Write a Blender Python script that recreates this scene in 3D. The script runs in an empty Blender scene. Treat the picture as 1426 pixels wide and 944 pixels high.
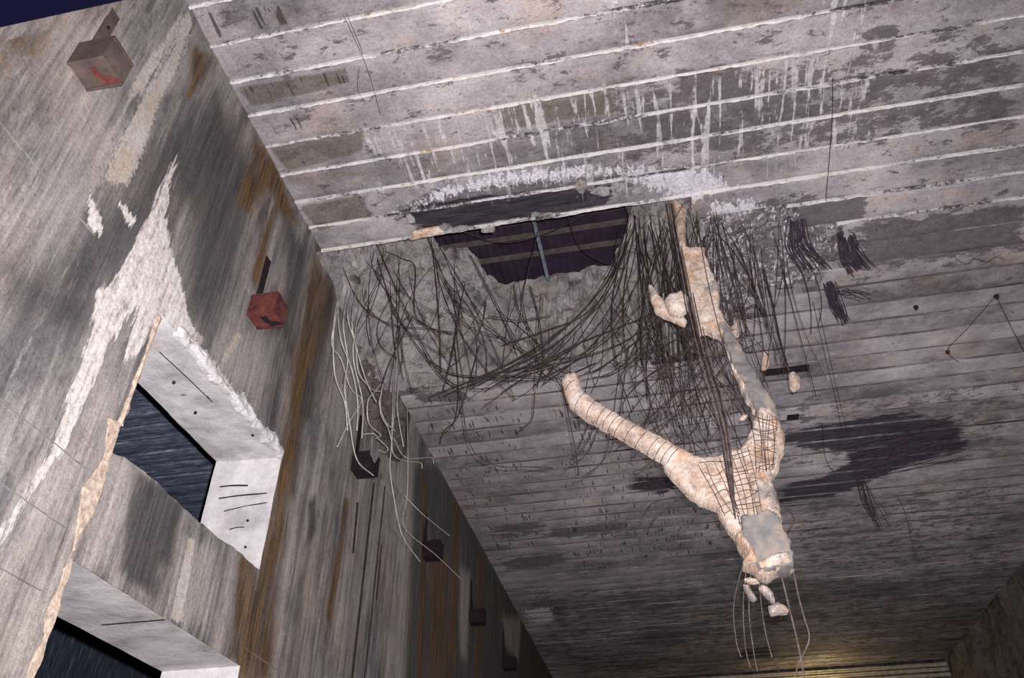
import bpy, math, random
import numpy as np
from mathutils import Matrix, Vector

random.seed(7)
rng = np.random.default_rng(7)
scene = bpy.context.scene
col = scene.collection

# ------------------------------------------------------------------ camera, world, light, exposure
FPX = 1080.5
W_IMG, H_IMG = 1426, 944
CAM = np.array([0.0, 0.0, 1.7])


def _rot(a, b, c):
    rx = np.array([[1, 0, 0], [0, math.cos(a), -math.sin(a)], [0, math.sin(a), math.cos(a)]])
    ry = np.array([[math.cos(b), 0, math.sin(b)], [0, 1, 0], [-math.sin(b), 0, math.cos(b)]])
    rz = np.array([[math.cos(c), -math.sin(c), 0], [math.sin(c), math.cos(c), 0], [0, 0, 1]])
    return rz @ rx @ ry @ np.array([[1, 0, 0], [0, 0, -1], [0, 1, 0]], float)


RC = _rot(-0.675416, 0.18322622, -0.01330107)      # rows: right, down, forward
cd = bpy.data.cameras.new('camera')
cam = bpy.data.objects.new('camera', cd)
col.objects.link(cam)
cd.sensor_width = 36.0
cd.lens = 36.0 * FPX / W_IMG
cd.clip_end = 300
m = Matrix.Identity(4)
for i in range(3):
    m[i][0], m[i][1], m[i][2], m[i][3] = RC[0][i], -RC[1][i], -RC[2][i], CAM[i]
cam.matrix_world = m
scene.camera = cam

world = bpy.data.worlds.new('night_sky')
scene.world = world
world.use_nodes = True
world.node_tree.nodes['Background'].inputs[0].default_value = (0.30, 0.25, 1.0, 1)
world.node_tree.nodes['Background'].inputs[1].default_value = 0.034

fl = bpy.data.lights.new('flash', 'SPOT')          # the photographer's flash, a hand above the lens
fl.energy = 9400
fl.spot_size = math.radians(138)
fl.spot_blend = 1.0
fl.color = (1.0, 0.945, 0.975)
fl.shadow_soft_size = 0.03
flash = bpy.data.objects.new('flash', fl)
col.objects.link(flash)
flash.rotation_euler = cam.matrix_world.to_euler()
flash.location = CAM + RC[0] * 0.10 - RC[1] * 0.13 + RC[2] * 0.05

fd = bpy.data.lights.new('hall_fill_light', 'SPOT')  # added fill lamp, out of view, aimed up to brighten the far ceiling
fd.energy = 2400
fd.color = (1.0, 0.95, 0.99)
fd.spot_size = math.radians(165)
fd.spot_blend = 1.0
fd.shadow_soft_size = 0.35
hall_fill = bpy.data.objects.new('hall_fill_light', fd)
col.objects.link(hall_fill)
hall_fill.location = (4.5, 17.0, 0.6)
hall_fill.rotation_euler = (math.pi, 0, 0)

vs = scene.view_settings
vs.view_transform = 'Standard'
vs.look = 'None'
vs.gamma = 1.0
vs.use_curve_mapping = False
vs.exposure = 0.0


# ------------------------------------------------------------------ pixel rays of the photograph
def on(px, py, axis, v):
    d = RC.T @ np.array([(px - 713) / FPX, (py - 472) / FPX, 1.0])
    t = (v - CAM[axis]) / d[axis]
    return CAM + t * d


ZC = 11.7            # ceiling
XW = -5.15           # left wall face
XR = 11.87           # right wall
YE = 38.2            # end wall
XB = -6.2            # back of the left wall


def wall2(ps, x=XW):
    return np.array([on(p[0], p[1], 0, x)[1:] for p in ps])


def ceil2(ps, z=ZC):
    return np.array([on(p[0], p[1], 2, z)[:2] for p in ps])


def xz(ps, y):
    return np.array([on(p[0], p[1], 1, y)[[0, 2]] for p in ps])


# ------------------------------------------------------------------ numpy helpers
def _hash(ix, iy, iz, s):
    h = (ix.astype(np.int64) * 374761393 + iy.astype(np.int64) * 668265263 + iz.astype(np.int64) * 2147483647 + s * 1274126177) & 0xffffffff
    h = ((h ^ (h >> 13)) * 1274126177) & 0xffffffff
    h = (h ^ (h >> 16)) & 0xffffffff
    return h / 4294967295.0


def vnoise(x, y, z=0.0, s=0):
    x, y, z = np.broadcast_arrays(np.asarray(x, float), np.asarray(y, float), np.asarray(z, float))
    ix, iy, iz = np.floor(x), np.floor(y), np.floor(z)
    fx, fy, fz = x - ix, y - iy, z - iz
    u, v, w = (f * f * (3 - 2 * f) for f in (fx, fy, fz))
    r = 0
    for a in (0, 1):
        for b in (0, 1):
            for c in (0, 1):
                r = r + _hash(ix + a, iy + b, iz + c, s) * (u if a else 1 - u) * (v if b else 1 - v) * (w if c else 1 - w)
    return r * 2 - 1


def fbm(x, y, z=0.0, s=0, o=4):
    r, a, f = 0, 1.0, 1.0
    for i in range(o):
        r = r + a * vnoise(np.asarray(x) * f, np.asarray(y) * f, np.asarray(z) * f, s + i)
        a *= 0.5
        f *= 2.03
    return r


def sdist(P, poly):
    """signed distance of points P (n,2) to a polygon, positive inside, and the nearest outline point"""
    P = np.asarray(P, float)
    poly = np.asarray(poly, float)
    best = np.full(len(P), 1e9)
    near = np.zeros_like(P)
    inside = np.zeros(len(P), bool)
    n = len(poly)
    for i in range(n):
        a, b = poly[i], poly[(i + 1) % n]
        ab = b - a
        t = np.clip(((P - a) @ ab) / max(ab @ ab, 1e-12), 0, 1)
        q = a + t[:, None] * ab
        d = np.hypot(*(P - q).T)
        k = d < best
        best[k] = d[k]
        near[k] = q[k]
        c = (a[1] > P[:, 1]) != (b[1] > P[:, 1])
        with np.errstate(divide='ignore', invalid='ignore'):
            xc = (b[0] - a[0]) * (P[:, 1] - a[1]) / (b[1] - a[1]) + a[0]
        inside ^= c & (P[:, 0] < xc)
    return np.where(inside, best, -best), near


def smooth(a, b, x):
    t = np.clip((x - a) / (b - a), 0, 1)
    return t * t * (3 - 2 * t)


def rough(poly, amp, step, s=0):
    out = []
    poly = np.asarray(poly, float)
    for i in range(len(poly)):
        a, b = poly[i], poly[(i + 1) % len(poly)]
        L = np.hypot(*(b - a))
        k = max(1, int(L / step))
        nrm = np.array([-(b - a)[1], (b - a)[0]]) / max(L, 1e-6)
        for j in range(k):
            p = a + (b - a) * j / k
            out.append(p + nrm * amp * float(vnoise(p[0] / step * 0.7 + 11, p[1] / step * 0.7 + 5, 0, s)))
    return np.array(out)


# ------------------------------------------------------------------ object helpers
def mesh_obj(name, verts, faces, mat, parent=None, smooth_shade=False):
    me = bpy.data.meshes.new(name)
    me.from_pydata([tuple(map(float, v)) for v in verts], [], [tuple(map(int, f)) for f in faces])
    me.update()
    if smooth_shade:
        me.polygons.foreach_set('use_smooth', [True] * len(me.polygons))
    o = bpy.data.objects.new(name, me)
    if mat:
        me.materials.append(mat)
    col.objects.link(o)
    if parent:
        o.parent = parent
    return o


def empty(name, loc=(0, 0, 0)):
    """an Empty that carries parts; part meshes are in world coordinates, so the parent inverse is set by part()"""
    o = bpy.data.objects.new(name, None)
    o.location = loc
    o.empty_display_size = 0.2
    col.objects.link(o)
    return o


def adopt(child, parent):
    child.parent = parent
    child.matrix_parent_inverse = Matrix.Translation(-Vector(parent.location)) if parent.type == 'EMPTY' else Matrix.Identity(4)
    return child


def tag(o, label, cat, group=None):
    o['label'] = label
    o['category'] = cat
    if group:
        o['group'] = group
    return o


def struct(o, label=None):
    o['kind'] = 'structure'
    if label:
        o['label'] = label
    return o


def box(x0, x1, y0, y1, z0, z1):
    v = [(x, y, z) for x in (x0, x1) for y in (y0, y1) for z in (z0, z1)]
    f = [(0, 1, 3, 2), (4, 6, 7, 5), (0, 4, 5, 1), (2, 3, 7, 6), (0, 2, 6, 4), (1, 5, 7, 3)]
    return v, f


def merge(*parts):
    V, F = [], []
    for v, f in parts:
        n = len(V)
        V += [tuple(p) for p in v]
        F += [tuple(i + n for i in q) for q in f]
    return V, F


def attr(o, name, vals):
    a = o.data.attributes.new(name, 'FLOAT', 'POINT')
    a.data.foreach_set('value', np.asarray(vals, np.float32))


def verts_of(o):
    a = np.zeros(len(o.data.vertices) * 3)
    o.data.vertices.foreach_get('co', a)
    return a.reshape(-1, 3)


def grid_faces(nu, nv, flip=False, keep=None):
    i, j = np.meshgrid(np.arange(nu - 1), np.arange(nv - 1), indexing='ij')
    a = (i * nv + j).ravel()
    q = np.stack([a, a + nv, a + nv + 1, a + 1], 1)
    if flip:
        q = q[:, ::-1]
    if keep is not None:
        q = q[keep.ravel()]
    return q


def compact(V, F):
    used = np.unique(np.asarray(F).ravel())
    idx = np.full(len(V), -1)
    idx[used] = np.arange(len(used))
    return np.asarray(V)[used], idx[np.asarray(F)]


def catmull(P, n=8):
    P = np.asarray(P, float)
    if len(P) < 3:
        return np.array([P[0] + (P[-1] - P[0]) * t for t in np.linspace(0, 1, n)])
    Q = np.vstack([2 * P[0] - P[1], P, 2 * P[-1] - P[-2]])
    out = []
    for i in range(1, len(Q) - 2):
        for t in np.arange(n) / n:
            p0, p1, p2, p3 = Q[i - 1:i + 3]
            out.append(0.5 * (2 * p1 + (p2 - p0) * t + (2 * p0 - 5 * p1 + 4 * p2 - p3) * t * t + (3 * p1 - p0 - 3 * p2 + p3) * t ** 3))
    out.append(P[-1])
    return np.array(out)


def tube(P, r, sides=5):
    P = np.asarray(P, float)
    n = len(P)
    T = np.gradient(P, axis=0)
    T /= np.linalg.norm(T, axis=1)[:, None] + 1e-9
    ref = np.array([0.31, 0.83, 0.46])
    U = np.cross(T, ref)
    U /= np.linalg.norm(U, axis=1)[:, None] + 1e-9
    Wv = np.cross(T, U)
    rr = np.broadcast_to(np.asarray(r, float), (n,))
    V = []
    for k in range(sides):
        a = 2 * math.pi * k / sides
        V.append(P + rr[:, None] * (math.cos(a) * U + math.sin(a) * Wv))
    V = np.stack(V, 1).reshape(-1, 3)
    F = []
    for i in range(n - 1):
        for k in range(sides):
            F.append((i * sides + k, i * sides + (k + 1) % sides, (i + 1) * sides + (k + 1) % sides, (i + 1) * sides + k))
    F.append(tuple(range(sides))[::-1])
    F.append(tuple((n - 1) * sides + k for k in range(sides)))
    return V, F


def inflate(poly, res, front, back, to3d):
    """closed solid from an outline: front(sd,u,v) and back(sd,u,v) give the depths of the two skins"""
    poly = np.asarray(poly, float)
    lo, hi = poly.min(0) - res, poly.max(0) + res
    us, vs_ = np.arange(lo[0], hi[0] + res, res), np.arange(lo[1], hi[1] + res, res)
    U, Vv = np.meshgrid(us, vs_, indexing='ij')
    P = np.stack([U.ravel(), Vv.ravel()], 1)
    sd, near = sdist(P, poly)
    ok = (sd > -0.75 * res).reshape(U.shape)
    keep = ok[:-1, :-1] & ok[1:, :-1] & ok[:-1, 1:] & ok[1:, 1:]
    F = grid_faces(len(us), len(vs_), keep=keep)
    P = np.where((sd < 0)[:, None], near, P)
    s = np.maximum(sd, 0)
    P2, F2 = compact(np.hstack([P, s[:, None]]), F)
    u, v, s = P2.T
    A, B = to3d(u, v, front(s, u, v)), to3d(u, v, back(s, u, v))
    n = len(u)
    edges = {}
    for f in F2:
        for k in range(4):
            e = (f[k], f[(k + 1) % 4])
            if (e[1], e[0]) in edges:
                del edges[(e[1], e[0])]
            else:
                edges[e] = 1
    faces = [tuple(f) for f in F2] + [tuple(f[::-1] + n) for f in F2]
    faces += [(b, a, a + n, b + n) for a, b in edges]
    return np.vstack([A, B]), faces


# ------------------------------------------------------------------ procedural materials
class Nodes:
    def __init__(self, name, rough_=0.9):
        self.mat = bpy.data.materials.new(name)
        self.mat.use_nodes = True
        self.t = self.mat.node_tree
        self.bsdf = self.t.nodes['Principled BSDF']
        self.bsdf.inputs['Roughness'].default_value = rough_
        self.bsdf.inputs['Specular IOR Level'].default_value = 0.25
        self.pos = self.t.nodes.new('ShaderNodeNewGeometry').outputs['Position']

    def put(self, sock, v):
        if hasattr(v, 'is_linked') or isinstance(v, bpy.types.NodeSocket):
            self.t.links.new(v, sock)
        elif isinstance(v, tuple) and len(v) == 3 and sock.type == 'RGBA':
            sock.default_value = (*v, 1)
        else:
            sock.default_value = v

    def noise(self, scale=(1, 1, 1), detail=4, rough_=0.55, off=(0, 0, 0), dist=0.0, vec=None):
        mp = self.t.nodes.new('ShaderNodeMapping')
        self.put(mp.inputs['Vector'], vec or self.pos)
        mp.inputs['Scale'].default_value = scale
        mp.inputs['Location'].default_value = off
        n = self.t.nodes.new('ShaderNodeTexNoise')
        n.inputs['Scale'].default_value = 1
        n.inputs['Detail'].default_value = detail
        n.inputs['Roughness'].default_value = rough_
        n.inputs['Distortion'].default_value = dist
        self.t.links.new(mp.outputs[0], n.inputs['Vector'])
        return n.outputs['Fac']

    def math(self, op, a, b=0.0, clamp=False):
        n = self.t.nodes.new('ShaderNodeMath')
        n.operation = op
        n.use_clamp = clamp
        self.put(n.inputs[0], a)
        self.put(n.inputs[1], b)
        return n.outputs[0]

    def add(self, a, b): return self.math('ADD', a, b)
    def mul(self, a, b): return self.math('MULTIPLY', a, b)

    def step(self, v, lo, hi):
        n = self.t.nodes.new('ShaderNodeMapRange')
        n.interpolation_type = 'SMOOTHSTEP'
        self.put(n.inputs['Value'], v)
        n.inputs['From Min'].default_value = lo
        n.inputs['From Max'].default_value = hi
        return n.outputs[0]

    def attr(self, name):
        n = self.t.nodes.new('ShaderNodeAttribute')
        n.attribute_name = name
        return n.outputs['Fac']

    def mix(self, fac, a, b, mode='MIX'):
        n = self.t.nodes.new('ShaderNodeMix')
        n.data_type = 'RGBA'
        n.blend_type = mode
        self.put(n.inputs[0], fac)
        self.put(n.inputs[6], a)
        self.put(n.inputs[7], b)
        return n.outputs[2]

    def ramp(self, v, stops):
        n = self.t.nodes.new('ShaderNodeValToRGB')
        e = n.color_ramp.elements
        while len(e) < len(stops):
            e.new(0.5)
        for k, (p, c) in enumerate(stops):
            e[k].position = p
            e[k].color = (*c, 1)
        self.put(n.inputs[0], v)
        return n.outputs[0]

    def sep(self):
        n = self.t.nodes.new('ShaderNodeSeparateXYZ')
        self.t.links.new(self.pos, n.inputs[0])
        return n.outputs

    def stain(self, name, n, amp, soft=0.08):
        """sharp-edged stain: region mask (attribute) broken up by a noise"""
        m_ = self.attr(name)
        v = self.add(m_, self.mul(self.add(n, -0.5), amp))
        return self.mul(self.step(v, 0.5 - soft, 0.5 + soft), self.step(m_, .02, .16))

    def done(self, colr, bump=None, strength=0.3, dist=0.02):
        self.put(self.bsdf.inputs['Base Color'], colr)
        if bump is not None:
            b = self.t.nodes.new('ShaderNodeBump')
            b.inputs['Strength'].default_value = strength
            b.inputs['Distance'].default_value = dist
            self.put(b.inputs['Height'], bump)
            self.t.links.new(b.outputs[0], self.bsdf.inputs['Normal'])
        return self.mat


def mat_wall():
    n = Nodes('board_marked_concrete')
    st = n.noise((1, 5, .42), 6, .66)                     # vertical weather streaks
    st2 = n.noise((1, 16, .6), 6, .68, (3, 1, 7))
    st3 = n.noise((1, 36, 1.2), 5, .66, (13, 1, 7))
    big = n.noise((1, .8, .5), 5, .65, (9, 2, 4))
    patch = n.noise((1, 2.4, 1.0), 7, .72, (5, 5, 1))
    grit = n.noise((22, 22, 22), 6, .75)
    fine = n.noise((70, 70, 70), 3, .6)
    v = n.add(n.add(n.mul(st, .30), n.mul(big, .34)), n.add(n.mul(st2, .12), n.mul(patch, .24)))
    c = n.ramp(v, [(.38, (.075, .072, .076)), (.45, (.155, .147, .147)), (.51, (.27, .252, .242)), (.57, (.40, .365, .34)), (.66, (.58, .53, .49))])
    c = n.mix(n.mul(n.step(n.noise((1, .5, .35), 4, .6, (31, 5, 1)), .46, .62), .5), c, n.mix(1.0, c, (1.06, .90, .76), 'MULTIPLY'))
    c = n.mix(n.mul(n.step(patch, .40, .30), .7), c, (.095, .095, .098))
    c = n.mix(n.mul(n.step(st3, .62, .74), .15), c, (.48, .44, .41))
    c = n.mix(n.mul(n.step(st3, .38, .28), .2), c, (.07, .066, .066))
    c = n.mix(n.mul(n.step(n.noise((1, 1.6, .6), 7, .72, (17, 3, 2)), .53, .62), .55), c, n.mix(1.0, c, (.50, .51, .53), 'MULTIPLY'))
    c = n.mix(n.mul(n.step(n.noise((1, 5, .55), 9, .74, (23, 7, 2)), .545, .585), .55), c, n.ramp(st2, [(.35, (.33, .305, .285)), (.65, (.52, .48, .45))]))
    c = n.mix(n.mul(n.step(n.noise((1, 4, .5), 9, .74, (41, 1, 6)), .43, .39), .55), c, n.ramp(st2, [(.35, (.07, .07, .074)), (.65, (.15, .147, .148))]))
    edge = n.add(n.mul(st2, .5), n.add(n.mul(st3, .2), n.mul(patch, .3)))
    dk = n.stain('dark', edge, 2.6, .3)
    c = n.mix(n.mul(dk, .85), c, n.ramp(st2, [(.35, (.028, .026, .028)), (.55, (.065, .062, .064)), (.70, (.13, .125, .12))]))
    li = n.stain('light', edge, 2.4, .35)
    c = n.mix(n.mul(li, .62), c, n.ramp(st2, [(.3, (.30, .275, .255)), (.7, (.58, .535, .49))]))
    ru = n.stain('rust', edge, 3.6, .35)
    c = n.mix(n.mul(ru, n.add(.68, n.mul(n.step(patch, .35, .6), .3))), c, n.ramp(n.add(n.mul(st2, .45), n.mul(st3, .55)), [(.36, (.022, .017, .017)), (.45, (.060, .040, .028)), (.51, (.12, .070, .030)), (.56, (.25, .135, .04)), (.60, (.085, .055, .038)), (.68, (.32, .24, .15))]))
    cr = n.stain('cream', n.add(n.mul(edge, .6), n.mul(grit, .4)), 3.0, .14)
    c = n.mix(n.mul(cr, .75), c, n.ramp(patch, [(.35, (.55, .45, .33)), (.55, (.62, .58, .54)), (.7, (.72, .69, .66))]))
    lm = n.stain('lime', n.add(n.mul(n.noise((1, 20, 2.4), 7, .78, (2, 8, 3)), .75), n.mul(patch, .25)), 3.2, .08)
    c = n.mix(lm, c, n.ramp(n.add(n.mul(n.noise((9, 14, 9), 6, .75), .6), n.mul(st2, .4)), [(.37, (.30, .275, .25)), (.47, (.66, .61, .56)), (.56, (.82, .79, .76)), (.66, (.90, .88, .86))]))
    c = n.mix(.85, c, n.ramp(grit, [(.30, (.50, .50, .51)), (.5, (.88, .88, .88)), (.7, (1, 1, 1))]), 'MULTIPLY')
    c = n.mix(.6, c, n.ramp(fine, [(.35, (.55, .53, .55)), (.65, (1, 1, 1))]), 'MULTIPLY')
    h = n.add(n.add(n.mul(st2, .4), n.mul(grit, .7)), n.mul(lm, .6))
    return n.done(c, h, .6, .03)


def mat_ceiling():
    n = Nodes('ceiling_concrete')
    x, y, z = n.sep()
    fr = n.mul(n.add(y, -5.01), 1 / .5833)
    k = n.math('FLOOR', fr)
    ft = n.math('FRACT', fr)
    wn = n.t.nodes.new('ShaderNodeTexWhiteNoise')
    wn.noise_dimensions = '1D'
    n.put(wn.inputs['W'], k)
    strip = wn.outputs['Value']
    big = n.noise((.35, .45, 1), 6, .62)
    patch = n.noise((1.5, 1.9, 1), 8, .74, (4, 1, 0))
    grit = n.noise((20, 24, 20), 6, .76)
    fine = n.noise((75, 75, 75), 3, .6)
    mid = n.noise((7, 9, 5), 5, .65)
    v = n.add(n.add(n.mul(big, .50), n.mul(patch, .36)), n.add(n.mul(n.add(strip, -.5), .08), n.mul(n.add(mid, -.5), .12)))
    c = n.ramp(v, [(.30, (.125, .115, .12)), (.39, (.27, .25, .258)), (.46, (.40, .372, .38)), (.56, (.56, .52, .52))])
    c = n.mix(n.mul(n.step(n.noise((.8, 1.4, 1), 6, .7, (7, 3, 2)), .52, .64), .5), c, n.mix(1.0, c, (1.05, .86, .68), 'MULTIPLY'))
    # dirt held at the board edges
    eg = n.math('ABSOLUTE', n.add(ft, -.5))
    c = n.mix(n.mul(n.step(n.add(eg, n.mul(n.add(n.noise((2.2, 2.6, 1), 6, .72, (3, 8, 0)), -.5), .8)), .46, .56), .4), c, (.13, .118, .12))
    # flaking dark film, sharp-edged
    fl_ = n.stain('film', n.noise((2.4, 4.6, 1), 9, .78, (1, 6, 0)), 3.4, .05)
    c = n.mix(n.mul(fl_, .84), c, n.ramp(mid, [(.3, (.075, .066, .070)), (.7, (.155, .132, .135))]))
    ol = n.stain('olive', n.add(n.mul(patch, .6), n.mul(grit, .4)), 2.4, .16)
    c = n.mix(n.mul(ol, .75), c, n.ramp(mid, [(.3, (.095, .080, .062)), (.7, (.17, .145, .11))]))
    sc = n.stain('scorch', n.noise((1.4, 9.0, 1), 8, .78, (1, 2, 0)), 3.2, .07)
    c = n.mix(n.mul(sc, .92), c, n.ramp(n.noise((2, 22, 1), 5, .7), [(.4, (.010, .008, .016)), (.65, (.055, .048, .062))]))
    # short chisel ticks
    tk = n.mul(n.step(n.noise((17, 1.6, 1), 1, .5, (0, 4, 0)), .62, .66), n.step(n.add(n.attr('tick'), n.mul(n.add(patch, -.5), 1.6)), .45, .7))
    tk = n.mul(tk, n.step(eg, .36, .30))
    c = n.mix(n.mul(tk, .85), c, (.05, .045, .042))
    spk = n.mul(n.step(n.noise((11, 8, 1), 2, .5, (5, 4, 0)), .73, .76), .75)
    c = n.mix(spk, c, (.06, .05, .05))
    # rust tinge
    c = n.mix(n.mul(n.step(n.noise((1.1, 5.5, 1), 7, .76, (3, 3, 9)), .60, .72), .55), c, (.34, .20, .11))
    # lime runs across the boards
    run = n.add(n.mul(n.noise((10, .8, 1), 5, .62, (0, 0, 3), .5), .8), n.mul(n.noise((7, 7, 1), 5, .7), .2))
    reg = n.add(n.attr('drip'), n.mul(n.add(n.noise((1.6, 2.4, 1), 5, .65), -.5), 1.5))
    dr = n.mul(n.step(run, .535, .575), n.step(reg, .25, .6))
    c = n.mix(n.mul(dr, .72), c, n.ramp(mid, [(.35, (.52, .49, .49)), (.65, (.82, .79, .80))]))
    cr = n.stain('crust', n.noise((13, 5.5, 4), 9, .8, (2, 2, 2), .6), 4.2, .06)
    c = n.mix(n.mul(cr, .9), c, n.ramp(grit, [(.35, (.62, .61, .64)), (.6, (.86, .85, .88))]))
    c = n.mix(.85, c, n.ramp(grit, [(.30, (.46, .455, .46)), (.5, (.86, .86, .86)), (.7, (1, 1, 1))]), 'MULTIPLY')
    c = n.mix(.6, c, n.ramp(fine, [(.35, (.55, .53, .55)), (.65, (1, 1, 1))]), 'MULTIPLY')
    h = n.add(n.add(n.mul(grit, .7), n.mul(mid, .3)), n.add(n.mul(dr, .5), n.mul(cr, .8)))
    return n.done(c, h, .6, .03)


def mat_flange():
    n = Nodes('limed_steel_flange')
    a = n.noise((.6, 3, 1), 6, .7, (3, 9, 1))
    b = n.noise((14, 20, 9), 7, .8)
    c = n.ramp(n.add(n.mul(a, .60), n.mul(b, .40)), [(.38, (.035, .03, .035)), (.44, (.15, .135, .135)), (.47, (.55, .53, .53)), (.54, (.86, .83, .82)), (.59, (.70, .63, .56)), (.62, (.44, .26, .12)), (.72, (.25, .15, .10))])
    return n.done(c, b, .8, .04)


def mat_flange_far():
    n = Nodes('dull_steel_flange')
    a = n.noise((.4, 2, 1), 6, .7, (13, 9, 1))
    b = n.noise((5, 9, 9), 5, .7)
    c = n.ramp(n.add(n.mul(a, .75), n.mul(b, .25)), [(.38, (.05, .045, .05)), (.52, (.15, .14, .145)), (.60, (.34, .32, .32)), (.70, (.55, .53, .53))])
    return n.done(c, b, .6, .03)


def mat_rubble(name='broken_concrete', tint=(1, 1, 1)):
    n = Nodes(name)
    a = n.noise((1.1, 1.1, 1.1), 7, .7)
    b = n.noise((5, 5, 5), 8, .78, (4, 4, 4))
    f = n.noise((24, 24, 24), 6, .75)
    c = n.ramp(n.add(n.mul(a, .5), n.mul(b, .5)), [(.36, (.12, .112, .118)), (.43, (.36, .34, .345)), (.50, (.60, .565, .56)), (.60, (.84, .81, .80))])
    c = n.mix(n.mul(n.step(n.noise((1.4, 1.4, 9), 7, .76, (2, 5, 1)), .44, .36), .8), c, n.mix(1.0, c, (.38, .36, .36), 'MULTIPLY'))
    c = n.mix(n.mul(n.step(n.noise((2, 2, 2), 6, .7, (8, 8, 0)), .53, .66), .55), c, n.mix(1.0, c, (1.0, .84, .62), 'MULTIPLY'))
    c = n.mix(1.0, c, tint, 'MULTIPLY')
    c = n.mix(.8, c, n.ramp(f, [(.30, (.45, .45, .45)), (.46, (.95, .95, .95)), (.7, (1, 1, 1))]), 'MULTIPLY')
    return n.done(c, n.add(b, n.mul(f, .6)), 1.0, .14)


def mat_fragment():
    n = Nodes('pale_broken_concrete')
    a = n.noise((1.8, 1.8, 1.8), 7, .7, (1, 2, 3))
    b = n.noise((10, 10, 10), 7, .78, (4, 4, 4))
    f = n.noise((34, 34, 34), 6, .75)
    c = n.ramp(n.add(n.mul(a, .5), n.mul(b, .5)), [(.34, (.26, .20, .165)), (.42, (.50, .375, .29)), (.49, (.70, .55, .45)), (.60, (.90, .81, .74))])
    c = n.mix(n.mul(n.step(n.noise((2.2, 2.2, 2.2), 6, .7, (8, 3, 0)), .52, .62), .7), c, n.mix(1.0, c, (.96, .74, .54), 'MULTIPLY'))
    c = n.mix(n.mul(n.step(n.noise((1.6, 1.6, 1.6), 6, .7, (2, 9, 5)), .55, .62), .8), c, (.33, .315, .31))
    c = n.mix(n.mul(n.step(n.noise((14, 14, 14), 4, .7, (3, 1, 5)), .62, .68), .7), c, (.13, .07, .055))
    c = n.mix(.8, c, n.ramp(f, [(.30, (.50, .47, .46)), (.46, (.95, .94, .93)), (.7, (1, 1, 1))]), 'MULTIPLY')
    return n.done(c, n.add(b, n.mul(f, .5)), .8, .06)


def mat_greyface(k=.75, name='smooth_grey_concrete'):
    n = Nodes(name)
    a = n.noise((3, 3, 3), 6, .65, (1, 2, 3))
    f = n.noise((40, 40, 40), 4, .65)
    c = n.ramp(a, [(q, tuple(e * k for e in col_)) for q, col_ in [(.35, (.24, .235, .235)), (.5, (.36, .34, .33)), (.62, (.52, .44, .37)), (.75, (.68, .58, .50))]])
    return n.done(c, f, .4, .03)


def mat_pale():
    n = Nodes('limewashed_concrete')
    a = n.noise((1.2, 2.2, 1.6), 5, .62, (1, 2, 3))
    b = n.noise((7, 7, 7), 5, .65)
    f = n.noise((34, 34, 34), 4, .6)
    c = n.ramp(n.add(n.mul(a, .7), n.mul(b, .3)), [(.33, (.34, .325, .33)), (.46, (.52, .50, .50)), (.58, (.66, .64, .635)), (.7, (.76, .73, .71))])
    c = n.mix(n.mul(n.step(n.noise((3, 3, 3), 5, .7, (6, 1, 2)), .66, .70), .85), c, (.12, .10, .09))
    c = n.mix(n.mul(n.step(n.noise((1.3, 1.3, 2), 5, .7, (1, 7, 2)), .58, .70), .5), c, (.50, .42, .35))
    c = n.mix(.35, c, n.ramp(f, [(.3, (.5, .5, .5)), (.7, (1, 1, 1))]), 'MULTIPLY')
    return n.done(c, n.add(b, f), .35, .02)


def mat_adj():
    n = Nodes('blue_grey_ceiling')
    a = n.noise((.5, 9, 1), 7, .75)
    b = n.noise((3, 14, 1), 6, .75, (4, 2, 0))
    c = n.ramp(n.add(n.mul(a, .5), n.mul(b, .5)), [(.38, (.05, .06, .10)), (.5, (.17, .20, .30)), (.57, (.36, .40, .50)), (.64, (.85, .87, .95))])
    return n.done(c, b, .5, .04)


def mat_rust(name, dark=(.035, .018, .014), mid=(.10, .042, .028), lite=(.20, .085, .045), s=9):
    n = Nodes(name, .8)
    a = n.noise((s, s, s), 6, .7)
    c = n.ramp(a, [(.35, dark), (.52, mid), (.68, lite)])
    return n.done(c, a, .5, .02)


def mat_plain(name, c, rough_=.8, var=.4, s=6):
    n = Nodes(name, rough_)
    a = n.noise((s, s, s), 5, .65)
    k = n.ramp(a, [(.3, tuple(q * (1 - var) for q in c)), (.7, tuple(min(1, q * (1 + var)) for q in c))])
    return n.done(k, a, .3, .02)


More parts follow.
